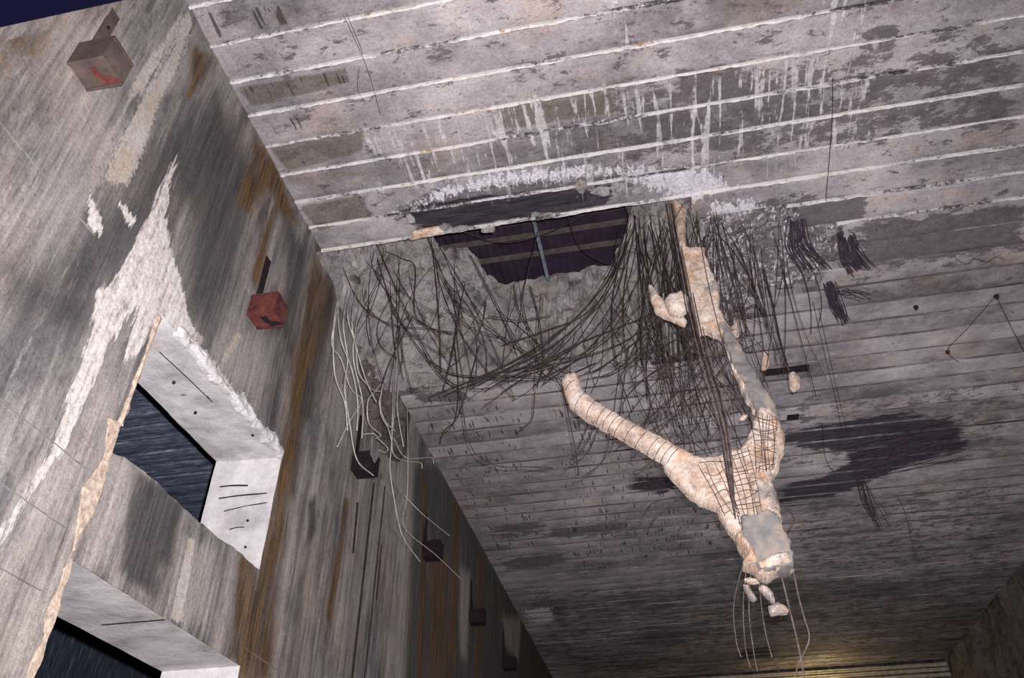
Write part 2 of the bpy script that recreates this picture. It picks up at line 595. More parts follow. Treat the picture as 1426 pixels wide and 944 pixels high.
M = dict(
    rail=mat_plain('pale_girder_paint', (.52, .46, .36)),
    grey_dk=mat_greyface(.55, 'sooty_grey_concrete'),
    wall=mat_wall(), ceil=mat_ceiling(), flange=mat_flange(), flange_far=mat_flange_far(), rubble=mat_rubble(),
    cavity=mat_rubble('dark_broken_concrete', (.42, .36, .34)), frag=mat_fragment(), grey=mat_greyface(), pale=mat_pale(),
    rebar=mat_rust('rusty_rebar', (.018, .012, .014), (.040, .027, .028), (.085, .055, .050)),
    rebar_light=mat_rust('dusty_rebar', (.07, .055, .052), (.13, .10, .092), (.22, .18, .16)),
    box=mat_rust('rusty_box_steel', (.055, .040, .036), (.085, .062, .055), (.12, .09, .078), 4),
    box_red=mat_rust('red_rust_steel', (.045, .012, .014), (.095, .026, .024), (.15, .052, .030), 7),
    box_black=mat_rust('blackened_steel', (.006, .004, .007), (.013, .007, .010), (.028, .014, .015), 7),
    wire=mat_plain('grey_cable', (.40, .385, .38)), black=mat_plain('black_wire', (.02, .018, .02)),
    sheet=mat_plain('dark_roof_sheet', (.055, .034, .058), .7, .35, 2), purlin=mat_plain('purlin_timber', (.14, .115, .105)),
    pipe=mat_plain('blue_grey_pipe', (.14, .17, .20)), floor=mat_plain('floor_concrete', (.25, .24, .23)),
    rock=mat_rubble('dark_rough_wall', (.42, .40, .40)), groove=mat_rust('dark_rust_groove', (.01, .006, .006), (.025, .013, .012), (.06, .03, .02)),
    seam=mat_plain('formwork_seam', (.20, .185, .175)), lamp=mat_plain('lamp_housing', (.05, .05, .05), .5),
    chip=mat_plain('chipped_arris', (.42, .335, .265), .9, .5, 14),
    adj=mat_adj(), tuft=mat_rust('blackened_wire', (.018, .014, .022), (.045, .032, .042), (.085, .06, .06)),
)

# ------------------------------------------------------------------ ceiling
Y0, DY = 5.01, 0.5833
HB = np.array([(-5.6, 9.02), (1.25, 9.06), (1.45, 9.7), (1.75, 10.6), (1.85, 11.6), (1.7, 12.6), (1.35, 13.4), (.9, 13.85), (-.4, 13.8), (-2.5, 13.75), (-4.4, 13.7), (-5.6, 13.6)])   # crater mouth
HT = np.array([on(p[0], p[1], 2, 14.2)[:2] for p in
               [(590, 300), (606, 333), (612, 341), (619, 354), (628, 350), (637, 345), (648, 347), (655, 352), (664, 360), (672, 370), (678, 384), (690, 389), (703, 391), (765, 386), (858, 372), (856, 352), (864, 340), (868, 328), (874, 322), (876, 300), (868, 288), (840, 270)]])
CUT = {7: 1.35, 8: 3.25, 9: 4.15, 10: 4.35, 11: 3.75, 12: 2.75, 13: 2.2, 14: 1.6}     # where the boards start again right of the crater

C_STAIN = {
    'olive': [([(375, 205), (470, 190), (505, 180), (505, 212), (400, 238)], .10), ([(335, 122), (480, 95), (488, 115), (352, 147)], .10), ([(420, 288), (500, 272), (520, 300), (445, 322)], .1),
              ([(685, 150), (850, 122), (860, 158), (690, 180)], .12)],
    'film': [([(240, -30), (1450, -60), (1450, 420), (1000, 400), (950, 260), (440, 345)], .6), ([(560, 292), (600, 262), (700, 258), (850, 244), (885, 260), (700, 310), (590, 335)], .12), ([(850, 120), (1240, 60), (1426, 30), (1426, 185), (1240, 200), (1020, 225), (860, 240)], .5),
             ([(940, 95), (1035, 88), (1025, 145), (948, 142)], .1), ([(990, 285), (1210, 272), (1205, 305), (1110, 330), (1000, 325)], .15), ([(1200, 310), (1426, 285), (1426, 345), (1190, 375)], .3),
             ([(1040, 560), (1426, 520), (1426, 640), (1040, 660)], .7), ([(1100, 700), (1426, 660), (1426, 790), (1100, 800)], .7), ([(760, 735), (870, 725), (870, 740), (765, 752)], .3), ([(700, 778), (790, 770), (790, 785), (705, 795)], .3), ([(680, 735), (760, 725), (760, 740), (690, 748)], .3),
             ([(740, 820), (1426, 780), (1426, 940), (760, 944)], .8), ([(575, 548), (640, 542), (660, 556), (590, 562)], .15), ([(1205, 40), (1250, 35), (1250, 60), (1205, 62)], .05)],
    'scorch': [([(1085, 610), (1140, 592), (1250, 575), (1330, 588), (1348, 622), (1260, 648), (1170, 690), (1085, 700), (1090, 675), (1160, 660), (1190, 630), (1120, 625)], .22),
               ([(880, 668), (925, 660), (940, 672), (930, 688), (885, 682)], .12), ([(555, 296), (600, 280), (850, 258), (850, 285), (600, 325)], .12), ([(1030, 905), (1075, 900), (1075, 915), (1030, 918)], .2)],
    'drip': [([(500, 185), (700, 140), (1050, 85), (1230, 60), (1235, 200), (1000, 262), (640, 275), (520, 275)], .5), ([(830, 0), (880, 0), (880, 60), (840, 60)], .15), ([(1150, 0), (1215, 0), (1210, 80), (1150, 80)], .2)],
    'crust': [([(540, 300), (610, 262), (700, 240), (820, 232), (980, 235), (1020, 262), (960, 285), (920, 268), (860, 240), (700, 258), (620, 275)], .22), ([(985, 285), (1050, 280), (1110, 300), (1090, 318), (1000, 310)], .2),
              ([(730, 850), (765, 846), (775, 862), (745, 872)], .15)],
    'tick': [([(285, 15), (400, 5), (405, 40), (305, 52)], .1), ([(340, 118), (490, 92), (495, 115), (355, 147)], .1), ([(375, 165), (425, 158), (425, 178), (380, 188)], .1), ([(1030, 500), (1140, 490), (1140, 525), (1030, 530)], .3),
             ([(570, 555), (720, 545), (760, 760), (680, 770)], .4), ([(760, 560), (1000, 560), (1040, 760), (800, 800)], .4)],
}
C_POLY = {k: [(ceil2(p), s) for p, s in v] for k, v in C_STAIN.items()}


def stains(o, P2, polys, grow=1.0):
    for name, lst in polys.items():
        v = np.zeros(len(P2))
        for poly, soft in lst:
            sd, _ = sdist(P2, poly)
            v = np.maximum(v, smooth(-soft * grow, soft * grow, sd) * (1.0 if soft < .45 else .62 if soft < .55 else .24 if soft < .65 else .40))
        attr(o, name, v)


slab_parts = [box(-5.2, XR + .2, -6, 8.9, 11.9, 12.3), box(-5.2, XR + .2, 14.1, YE + .4, 11.9, 12.3), box(4.75, XR + .2, 8.9, 14.1, 11.9, 12.3)]
ceiling = struct(mesh_obj('ceiling', *merge(*slab_parts), M['rubble']), 'grey board-marked concrete ceiling with a bomb crater')


def plank(k, xa, xb, mat, parent, name='ceiling_plank', z=ZC, stain=True, jag_l=0, jag_r=0):
    ya, yb = Y0 + k * DY + .028, Y0 + (k + 1) * DY - .028
    near = yb < 17
    dx = .09 if near else .35
    nx, ny = max(3, int((xb - xa) / dx) + 1), (8 if near else 3)
    xs, ys = np.linspace(0, 1, nx), np.linspace(ya, yb, ny)
    X, Y = np.meshgrid(xs, ys, indexing='ij')
    l = xa + (jag_l * fbm(Y * 5, Y * 0 + k, 0, 3, 3) if jag_l else 0 * Y)
    r = xb + 0 * Y
    X = l + (r - l) * X
    r_ = random.Random(k * 31 + 5)
    off, tilt = (r_.uniform(-.014, .014), r_.uniform(-.016, .016)) if k < 10 else (r_.uniform(-.008, .008), r_.uniform(-.006, .006))
    Z = z + off + tilt * (Y - (ya + yb) / 2) / DY + .008 * fbm(X * 1.5, Y * 3, 0, k, 3)
    edge = np.minimum(Y - ya, yb - Y)
    Z = Z + .012 * (edge < .01)
    bot = np.stack([X, Y, Z], -1).reshape(-1, 3)
    top = bot.copy()
    top[:, 2] = z + .2
    n = len(bot)
    F = [tuple(f) for f in grid_faces(nx, ny, flip=True)]
    ring = [i * ny for i in range(nx)] + [(nx - 1) * ny + j for j in range(1, ny)] + [i * ny + ny - 1 for i in range(nx - 2, -1, -1)] + [j for j in range(ny - 2, 0, -1)]
    F += [(a, b, b + n, a + n) for a, b in zip(ring, ring[1:] + ring[:1])]
    o = mesh_obj(name, np.vstack([bot, top]), F, mat, parent)
    if stain:
        stains(o, verts_of(o)[:, :2], C_POLY)
    return o


def flange(k, xa, xb, parent, z=ZC):
    y = Y0 + k * DY
    near = y < 10.6
    w, h = (.021, .020) if near else (.016, .008)
    n = max(3, int((xb - xa) / (.05 if y < 12 else .09 if y < 17 else .6)) + 1)
    xs = np.linspace(xa, xb, n)
    jw = w * (1 + .5 * fbm(xs * 11, xs * 0 + k, 0, 5, 3))
    jh = h * (1 + .8 * fbm(xs * 5, xs * 0 + k, 0, 9, 3))
    V = np.concatenate([np.stack([xs, y - jw, xs * 0 + z + .12], 1), np.stack([xs, y - jw * .8, z - jh], 1), np.stack([xs, y + jw * .8, z - jh * .9], 1), np.stack([xs, y + jw, xs * 0 + z + .12], 1)])
    F = [(r * n + i, r * n + i + 1, (r + 1) * n + i + 1, (r + 1) * n + i) for r in range(3) for i in range(n - 1)]
    F += [(0, n, 2 * n, 3 * n), (n - 1, 4 * n - 1, 3 * n - 1, 2 * n - 1)]
    return mesh_obj('steel_flange', V, F, M['flange'] if near else M['flange_far'], parent)


for k in range(-8, 57):
    if k in CUT:
        plank(k, CUT[k], XR, M['ceil'], ceiling, jag_l=.13)
        if k > 7:
            flange(k, max(CUT[k], CUT.get(k - 1, 0)) - .25, XR, ceiling)
    else:
        plank(k, XW, XR, M['ceil'], ceiling)
        flange(k, XW, XR, ceiling)
flange(7, XW, 1.4, ceiling)
flange(7, 1.4, XR, ceiling)

# crater: broken soffit between the mouth in the ceiling and the hole in the roof
res = .045
us, vs_ = np.arange(-5.9, 4.8, res), np.arange(8.88, 14.15, res)
U, Vv = np.meshgrid(us, vs_, indexing='ij')
P = np.stack([U.ravel(), Vv.ravel()], 1)
Pn = P + .16 * np.stack([fbm(P[:, 0] * 1.3, P[:, 1] * 1.3, 0, 21), fbm(P[:, 0] * 1.3, P[:, 1] * 1.3, 5, 22)], 1)
sb, _ = sdist(Pn, HB)
st, stn = sdist(P + .0 * np.stack([fbm(P[:, 0] * 4, P[:, 1] * 4, 0, 23), fbm(P[:, 0] * 4, P[:, 1] * 4, 5, 24)], 1), HT)
t = np.clip(sb, 0, None) / (np.clip(sb, 0, None) + np.clip(-st, 0.001, None))
zz = 11.78 + 2.45 * t ** .72
lump = fbm(P[:, 0] * 1.9, P[:, 1] * 1.9, t * 3, 31, 5)
zz = zz + np.where(sb > 0, (.34 * lump - .30 * np.abs(fbm(P[:, 0] * 3.1, P[:, 1] * 3.1, t * 4, 33, 5)) + .15) * smooth(0, .35, t) * (1 - .7 * smooth(.75, 1, t)), 0)
near_edge = smooth(1.2, .0, np.abs(P[:, 0] - 3) - 1.2) * (sb <= 0)
zz = zz + near_edge * (.10 + .12 * lump) + .03 * fbm(P[:, 0] * 8, P[:, 1] * 8, 0, 35, 3)
zz = np.where(sb <= 0, np.maximum(zz, 11.74), zz)
ok = (st < res * .8).reshape(U.shape)
keep = ok[:-1, :-1] & ok[1:, :-1] & ok[:-1, 1:] & ok[1:, 1:]
V_, F_ = compact(np.stack([P[:, 0], P[:, 1], zz], 1), grid_faces(len(us), len(vs_), flip=True, keep=keep))
inb = (sb > -.02)
amp_ = (smooth(.02, .25, t) * (1 - smooth(.88, .99, t)) * (sb > 0))
rid = lambda q, sd_: 1 - 2 * np.abs(fbm(P[:, 0] * q, P[:, 1] * q * .6, zz * q, sd_, 4))
P[:, 1] += amp_ * (.16 * fbm(P[:, 0] * 1.6, P[:, 1], zz * 1.8, 36, 3) - .13 * rid(2.4, 37) - .05 * rid(6.5, 38))
P[:, 0] += amp_ * .12 * fbm(P[:, 1] * 2.6, zz * 2.6, P[:, 0], 39, 4)
mvq = np.abs(st) < res * .8
P[mvq] = stn[mvq]
V0 = np.stack([P[:, 0], P[:, 1], zz], 1)
F0 = grid_faces(len(us), len(vs_), flip=True, keep=keep)
fin = inb[F0].any(1)
V1, F1 = compact(V0, F0[fin])
crater = mesh_obj('crater_rubble', V1, F1, M['rubble'], ceiling)
V2, F2 = compact(V0, F0[~fin])
spall = mesh_obj('spalled_soffit', V2, F2, M['ceil'], ceiling)
spall['label'] = 'dark spalled soffit spotted with lime beside the crater'
for nm, val in (('film', .62), ('crust', .30), ('olive', .25), ('scorch', .12), ('drip', .2), ('tick', 0)):
    attr(spall, nm, np.full(len(V2), val))
from mathutils.bvhtree import BVHTree
BVH = BVHTree.FromPolygons([tuple(p) for p in V_], [tuple(map(int, q)) for q in F_])


def rubble_y(px, py, default):
    """depth of the crater's rubble along a ray, so that a bar can start on it"""
    d = Vector(RC.T @ np.array([(px - 713) / FPX, (py - 472) / FPX, 1.0])).normalized()
    h = BVH.ray_cast(Vector(CAM), d)
    return float(h[0][1]) if h[0] is not None else default


crater['label'] = 'jagged grey broken concrete lining the crater'

# small broken flakes clinging to the crater rim
for i, (px, py, w, h) in enumerate([(571, 306, 12, 16), (596, 325, 60, 14), (640, 320, 26, 8), (810, 262, 16, 18), (838, 268, 26, 12), (862, 262, 20, 16), (680, 322, 20, 7), (745, 300, 12, 6), (888, 268, 18, 10), (620, 318, 18, 10)]):
    c = on(px, py, 2, ZC - .03)
    s = 11.0 / FPX * 1.25
    ang = np.linspace(0, 2 * math.pi, 9)[:-1]
    poly = np.stack([c[0] + np.cos(ang) * w / 2 * s * (1 + .25 * np.sin(ang * 3 + i)), c[1] + np.sin(ang) * h / 2 * s * 1.3 * (1 + .25 * np.cos(ang * 2 + i))], 1)
    v, f = inflate(poly, .03, lambda s_, u, v: ZC - .02 - .05 * smooth(0, .05, s_) - .02 * fbm(u * 9, v * 9, 0, 3), lambda s_, u, v: ZC + .06 + 0 * s_, lambda u, v, d: np.stack([u, v, d], 1))
    mesh_obj('spalled_flake', v, f, M['frag'] if i == 1 else M['rubble'], ceiling)

# ------------------------------------------------------------------ left wall
W_STAIN = {
    'lime': [([(247, 215), (236, 260), (232, 300), (238, 345), (252, 395), (262, 440), (278, 468), (235, 462), (212, 455), (203, 478), (172, 512), (178, 470), (192, 425), (180, 440), (152, 482), (130, 540), (112, 582), (96, 622), (62, 660), (6, 752), (-4, 748), (38, 680), (74, 620), (94, 560), (114, 500), (128, 450), (134, 405), (158, 392), (188, 340), (214, 280), (233, 235)], .05),
             ([(165, 278), (180, 290), (190, 305), (180, 315), (170, 295)], .05), ([(125, 270), (140, 305), (142, 325), (128, 320), (122, 295)], .06), ([(268, 470), (300, 505), (340, 560), (330, 565), (290, 520), (262, 480)], .05)],
    'cream': [([(252, 18), (258, 30), (228, 75), (197, 130), (182, 142), (188, 115), (214, 75)], .06), ([(262, 18), (268, 35), (243, 100), (220, 150), (206, 190), (192, 222), (176, 256), (145, 252), (160, 212), (172, 188), (192, 150), (217, 110), (242, 60)], .07),
              ([(255, 450), (285, 470), (275, 490), (262, 470)], .05), ([(330, 462), (338, 466), (318, 505), (308, 500)], .06)],
    'rust': [([(352, 185), (388, 240), (415, 310), (395, 302), (372, 262), (348, 300), (330, 280), (345, 230)], .12), ([(398, 250), (376, 330), (358, 395), (348, 388), (370, 320)], .08), ([(268, 62), (302, 85), (288, 112), (264, 135)], .08),
             ([(436, 352), (452, 385), (464, 402), (455, 440), (430, 520), (414, 600), (402, 700), (386, 800), (376, 950), (318, 950), (335, 860), (352, 800), (370, 740), (388, 660), (392, 600), (405, 540), (420, 460), (430, 400)], .16),
             ([(480, 690), (487, 700), (472, 800), (460, 872), (453, 862), (465, 780)], .05), ([(588, 660), (594, 660), (590, 944), (580, 944)], .12), ([(600, 780), (622, 780), (622, 944), (600, 944)], .2), ([(632, 690), (640, 700), (632, 944), (625, 944)], .12), ([(668, 760), (675, 770), (668, 944), (662, 944)], .15), ([(0, 40), (60, 30), (50, 70), (0, 110)], .2)],
    'dark': [([(575, 640), (605, 640), (650, 700), (700, 770), (760, 890), (790, 990), (560, 1000), (570, 800)], .3), ([(165, 262), (262, 150), (300, 120), (352, 250), (330, 400), (290, 470), (258, 420), (262, 300), (246, 262), (160, 380), (100, 420), (95, 380)], .35),
             ([(400, 300), (432, 350), (420, 420), (395, 520), (388, 600), (372, 600), (380, 520), (360, 470), (395, 400)], .3), ([(455, 395), (470, 415), (450, 500), (420, 600), (410, 690), (400, 690), (410, 600), (430, 510)], .15), ([(430, 700), (440, 690), (440, 740), (428, 760)], .08),
             ([(0, 350), (130, 420), (120, 470), (60, 440), (0, 420)], .4), ([(15, 155), (75, 85), (82, 70), (88, 72), (22, 162)], .03), ([(430, 400), (445, 392), (415, 540), (405, 560)], .1), ([(420, 480), (440, 540), (432, 580), (410, 600)], .1)],
    'light': [([(130, 150), (105, 140), (60, 220), (0, 300), (0, 340), (60, 290), (100, 210)], .3), ([(500, 640), (575, 640), (560, 960), (470, 960)], .4), ([(95, 640), (150, 610), (60, 900), (20, 944), (0, 944), (0, 820)], .4), ([(470, 420), (500, 500), (500, 600), (470, 640), (455, 560)], .4),
              ([(0, 60), (110, 40), (250, 0), (200, 0), (110, 90), (60, 100), (0, 140)], .3), ([(330, 460), (390, 470), (360, 590), (310, 510)], .3), ([(700, 860), (726, 858), (722, 920), (704, 900)], .2), ([(640, 790), (655, 800), (650, 920), (640, 910)], .25)],
}
W_POLY = {k: [(wall2(p), s) for p, s in v] for k, v in W_STAIN.items()}
BREAK = wall2([(436, 335), (443, 362), (458, 385), (474, 425), (492, 462), (500, 500), (498, 545), (512, 590), (528, 615), (545, 642), (566, 636), (572, 575), (560, 552), (620, 560), (560, 480), (470, 330)])
BREAK = rough(BREAK, .09, .16, 4)
DARKHOLE = np.array([wall2([(-40, 49)])[0], wall2([(185, -1)])[0], (3.9, 11.9), (1.0, 11.9), (1.0, 7.7)])


def wall_grid(ya, yb, za, zb, r):
    ny, nz = int(round((yb - ya) / r)) + 1, int(round((zb - za) / r)) + 1
    ys, zs = np.linspace(ya, yb, ny), np.linspace(za, zb, nz)
    Y, Z = np.meshgrid(ys, zs, indexing='ij')
    Pq = np.stack([Y.ravel(), Z.ravel()], 1)
    keep = np.ones(len(Pq), bool)
    for poly in (BREAK, DARKHOLE):
        sd, nr = sdist(Pq, poly)
        keep &= sd < r * .7
        mv = (sd > 0) & (sd < r * .7)
        Pq[mv] = nr[mv]
    kk = keep.reshape(Y.shape)
    kf = kk[:-1, :-1] & kk[1:, :-1] & kk[:-1, 1:] & kk[1:, 1:]
    if not kf.any():
        return [], []
    X = XW + .010 * fbm(Pq[:, 0] * 2, Pq[:, 1] * .8, 0, 41, 3)
    edge = np.minimum.reduce([Pq[:, 0] * 0 + 9])
    v, f = compact(np.stack([X, Pq[:, 0], Pq[:, 1]], 1), grid_faces(ny, nz, keep=kf))
    return v, [tuple(q) for q in f]


wv, wf = merge(wall_grid(-3, 5.83, 2.9, 11.95, .055), wall_grid(5.83, 9.15, 7.5, 11.95, .055), wall_grid(9.15, 17, 2.9, 11.95, .055), wall_grid(17, YE, 2.9, 11.95, .2),
               box(XW - .3, XW, -6, 5.83, -.0, 2.9), box(XW - .3, XW, 9.15, YE, 0, 2.9), box(XW - .3, XW, -6, -3, 0, 11.95))
wall_left = struct(mesh_obj('wall_left', wv, wf, M['wall']), 'stained board-marked concrete wall with streaks of lime and rust')
P3 = verts_of(wall_left)
stains(wall_left, P3[:, 1:], W_POLY, 2.2)

a2, b2 = DARKHOLE[0], DARKHOLE[1]
dn = np.array([(b2 - a2)[1], -(b2 - a2)[0]]) / np.hypot(*(b2 - a2))
q4 = [a2 - .01 * dn, b2 - .01 * dn, b2 + .10 * dn, a2 + .10 * dn]
rv, rf = [(x_, p_[0], p_[1]) for x_ in (XW - .3, XW + .012) for p_ in q4], [(0, 1, 2, 3), (7, 6, 5, 4), (0, 4, 5, 1), (1, 5, 6, 2), (2, 6, 7, 3), (3, 7, 4, 0)]
mesh_obj('opening_edge', rv, rf, M['wall'], wall_left)

# the wall's core: back face, soffit, jambs
core = merge(box(XB, XW - .32, -6, 5.6, 0, 8.0), box(XB, XW - .7, 9.6, YE, 0, 11.95), box(XB, XW - .75, 5.6, 9.6, 8.0, 11.95), box(XB, XW - .35, 4.4, 5.6, 8.0, 11.95))
wc = mesh_obj('wall_core', *core, M['wall'], wall_left)


def slab_face(name, quad, res_, mat, parent, amp=.012, jag=None):
    """bilinear quad a-b-c-d as a fine, slightly uneven sheet"""
    a, b, c, d = (np.array(q, float) for q in quad)
    nu, nv = max(2, int(np.linalg.norm(b - a) / res_)), max(2, int(np.linalg.norm(d - a) / res_))
    s, t_ = np.meshgrid(np.linspace(0, 1, nu), np.linspace(0, 1, nv), indexing='ij')
    s, t_ = s[..., None], t_[..., None]
    Pq = (a * (1 - s) + b * s) * (1 - t_) + (d * (1 - s) + c * s) * t_
    nrm = np.cross(b - a, d - a)
    nrm /= np.linalg.norm(nrm)
    Pq = Pq + nrm * amp * fbm(Pq[..., 0:1] * 2.5, Pq[..., 1:2] * 2.5, Pq[..., 2:3] * 2.5, 51, 3)
    return mesh_obj(name, Pq.reshape(-1, 3), grid_faces(nu, nv), mat, parent)


slab_face('opening_soffit', [(XW, 5.83, 7.5), (XW, 9.2, 7.5), (XB, 9.2, 7.55), (XB, 5.83, 7.55)], .08, M['pale'], wall_left)
slab_face('opening_jamb', [(XW, 9.15, 2.9), (XW, 9.15, 7.52), (XB, 9.15, 7.55), (XB, 9.15, 2.9)], .08, M['pale'], wall_left)
slab_face('opening_jamb', [(XW, 5.83, 2.9), (XB, 5.83, 2.9), (XB, 5.83, 7.5), (XW, 5.83, 7.5)], .08, M['wall'], wall_left)
mesh_obj('lintel_fill', *merge(box(XB, XW - .02, 5.6, 9.3, 7.62, 8.1), box(XB, XW - .02, 9.22, 9.6, 0, 8.1), box(XB, XW - .02, 5.5, 5.76, 0, 8.1)), M['wall'], wall_left)


def concrete_bar(name, x0, x1, y0, y1, z0, z1, r, mat, parent, seed):
    """solid beam with a slightly uneven face and chipped upper edge"""
    v, f = [], []
    quads = [[(x1, y0, z0), (x1, y1, z0), (x1, y1, z1), (x1, y0, z1)], [(x0, y0, z0), (x0, y1, z0), (x1, y1, z0), (x1, y0, z0)], [(x1, y0, z1), (x1, y1, z1), (x0, y1, z1), (x0, y0, z1)], [(x0, y1, z0), (x0, y0, z0), (x0, y0, z1), (x0, y1, z1)]]
    for q in quads:
        a, b, c, d = (np.array(p, float) for p in q)
        nu, nv = max(2, int(np.linalg.norm(b - a) / r)), max(2, int(np.linalg.norm(d - a) / r))
        s, t_ = np.meshgrid(np.linspace(0, 1, nu), np.linspace(0, 1, nv), indexing='ij')
        s, t_ = s[..., None], t_[..., None]
        Pq = ((a * (1 - s) + b * s) * (1 - t_) + (d * (1 - s) + c * s) * t_).reshape(-1, 3)
        Pq[:, 2] += np.where(Pq[:, 2] > z1 - .02, .05 * fbm(Pq[:, 1] * 2.5, Pq[:, 0], 0, seed, 4) - .06 * smooth(y0 + .9, y0, Pq[:, 1]), 0)
        n = len(v)
        v += [tuple(p) for p in Pq]
        f += [tuple(i + n for i in g) for g in grid_faces(nu, nv)]
    return mesh_obj(name, v, f, mat, parent)


beam = concrete_bar('cross_beam', XB, XW, 5.83, 9.16, 4.57, 5.77, .07, M['wall'], wall_left, 61)
Pb = verts_of(beam)
stains(beam, Pb[:, 1:], {
    'dark': [(wall2([(185, 650), (235, 685), (215, 830), (165, 800)]), .15), (wall2([(225, 680), (255, 700), (240, 790), (215, 790)]), .2)],
    'light': [(wall2([(250, 740), (300, 770), (290, 880), (235, 850)]), .25), (wall2([(150, 640), (190, 650), (150, 790), (105, 785)]), .2)],
    'rust': [(wall2([(335, 770), (360, 790), (340, 935), (318, 915)]), .12)], 'lime': [], 'cream': [(wall2([(262, 745), (272, 755), (252, 870), (238, 862)]), .04)]})
# beam underside is limewashed like the soffit
slab_face('beam_soffit', [(XB, 5.84, 4.565), (XB, 9.15, 4.565), (XW, 9.15, 4.565), (XW, 5.84, 4.565)], .1, M['pale'], wall_left, .004)
mesh_obj('soffit_crack', *box(XB + .3, XW - .02, 7.43, 7.445, 4.555, 4.57), M['groove'], wall_left)

for (px0, py0, px1, py1, r_) in ((306, 678, 345, 676, .012), (305, 694, 372, 687, .011), (312, 712, 372, 700, .010), (320, 737, 340, 734, .008)):
    a, b = on(px0, py0, 1, 9.145), on(px1, py1, 1, 9.145)
    v, f = tube(catmull([a, (a + b) / 2 + (0, 0, .012), b], 4), r_, 4)
    mesh_obj('jamb_crack', v, f, M['groove'], wall_left)
for (px0, py0, px1, py1) in ((222, 490, 262, 527), (262, 527, 296, 560)):
    a, b = on(px0, py0, 2, 7.5), on(px1, py1, 2, 7.5)
    v, f = tube(np.array([a, (a + b) / 2, b]), .006, 4)
    mesh_obj('soffit_seam', v, f, M['groove'], wall_left)
for (px, py) in ((242, 533), (318, 548), (352, 606), (272, 575), (345, 725), (342, 762)):
    c_ = on(px, py, 2, 7.495) if py < 640 else on(px, py, 1, 9.145)
    n_ = np.array([0, 0, 1.]) if py < 640 else np.array([0, 1., 0])
    v, f = tube(np.array([c_ - n_ * .012, c_ + n_ * .02]), .02, 6)
    mesh_obj('tie_hole', v, f, M['groove'], wall_left)

# chipped pale arris down the left jamb
arris = rough(np.array([(5.62, 6.0), (5.86, 6.02), (5.87, 5.0), (5.88, 4.0), (5.88, 3.0), (5.83, 3.0), (5.83, 3.7), (5.76, 4.2), (5.79, 4.6), (5.71, 5.2), (5.75, 5.6)]), .06, .13, 8)
v, f = inflate(arris, .035, lambda s, u, w: XW + .008 + .004 * fbm(u * 20, w * 20, 0, 3), lambda s, u, w: XW - .04 + 0 * s, lambda u, w, d: np.stack([d, u, w], 1))
mesh_obj('chipped_arris', v, f, M['chip'], wall_left)
arris = rough(np.array([(5.80, 7.45), (5.86, 7.45), (5.87, 6.0), (5.80, 6.0)]), .02, .07, 9)
v, f = inflate(arris, .025, lambda s, u, w: XW + .012 + .02 * smooth(0, .05, s), lambda s, u, w: XW - .04 + 0 * s, lambda u, w, d: np.stack([d, u, w], 1))
mesh_obj('chipped_arris', v, f, M['chip'], wall_left)
# ragged lime and mortar lip along the soffit's front edge
for (ya, yb, s0) in ((6.2, 7.3, 1), (7.3, 8.3, 2), (8.3, 9.15, 3)):
    lip = rough(np.array([(ya, 7.46), (yb, 7.46), (yb, 7.60), ((ya + yb) / 2, 7.68), (ya, 7.60)]), .06, .07, s0)
    v, f = inflate(lip, .03, lambda s, u, w: XW + .015 + .035 * smooth(0, .06, s) + .012 * fbm(u * 14, w * 14, 0, 3), lambda s, u, w: XW - .04 + 0 * s, lambda u, w, d: np.stack([d, u, w], 1))
    mesh_obj('lime_lip', v, f, M['pale'], wall_left)

# formwork seams: thin ridges left by the shutter boards
for z in (4.2, 4.78, 5.37, 7.49):
    y = -1.0
    for (a, b) in ((2.0, 5.62 if z < 6 else 4.6),) + (((9.2, 12.2),) if z < 5 else ()):
        mesh_obj('formwork_seam', *box(XW - .01, XW + .012, a, b, z - .003, z + .003), M['seam'], wall_left)

# cavity behind the broken wall head
r = .06
us, vs_ = np.arange(8.9, 15.2, r), np.arange(8.6, 12.9, r)
U, Vv = np.meshgrid(us, vs_, indexing='ij')
Pq = np.stack([U.ravel(), Vv.ravel()], 1)
sd, _ = sdist(Pq, BREAK)
dep = .06 + .75 * smooth(0, .5, sd) * (.45 + .55 * smooth(-.4, .5, fbm(Pq[:, 0] * 1.6, Pq[:, 1] * 1.6, 0, 71, 4))) + .10 * fbm(Pq[:, 0] * 5, Pq[:, 1] * 5, 0, 72, 4) * smooth(0, .2, sd)
cav = mesh_obj('broken_wall_head', np.stack([XW - dep - .02, Pq[:, 0], Pq[:, 1]], 1), grid_faces(len(us), len(vs_)), M['cavity'], wall_left)

# pilaster of smoother concrete under the crater
pil = struct(concrete_bar('pilaster', XW - .05, XW + .16, 12.45, 14.45, 0, 9.15, .09, M['wall'], wall_left, 81))
Pp = verts_of(pil)
stains(pil, Pp[:, 1:], {'light': [(np.array([(12.8, 0), (14.4, 0), (14.4, 9.3), (12.8, 9.3)]), .6)], 'dark': [], 'rust': [], 'lime': [], 'cream': []})
mesh_obj('pilaster_cap', *merge(box(XW, XW + .19, 12.5, 14.47, 9.0, 9.12), box(XW - .05, XW + .05, 12.4, 14.5, 9.1, 9.5)), M['wall'], wall_left)
for px0, py0, px1, py1 in ((536.5, 672, 507, 950), (521, 672, 490, 950), (531, 760, 524, 835), (498, 700, 492, 770)):
    a, b = on(px0, py0, 0, XW + .165), on(px1, py1, 0, XW + .165)
    v, f = tube(catmull([a, (a + b) / 2, b], 6), .018, 5)
    mesh_obj('rust_groove', v, f, M['groove'], wall_left)

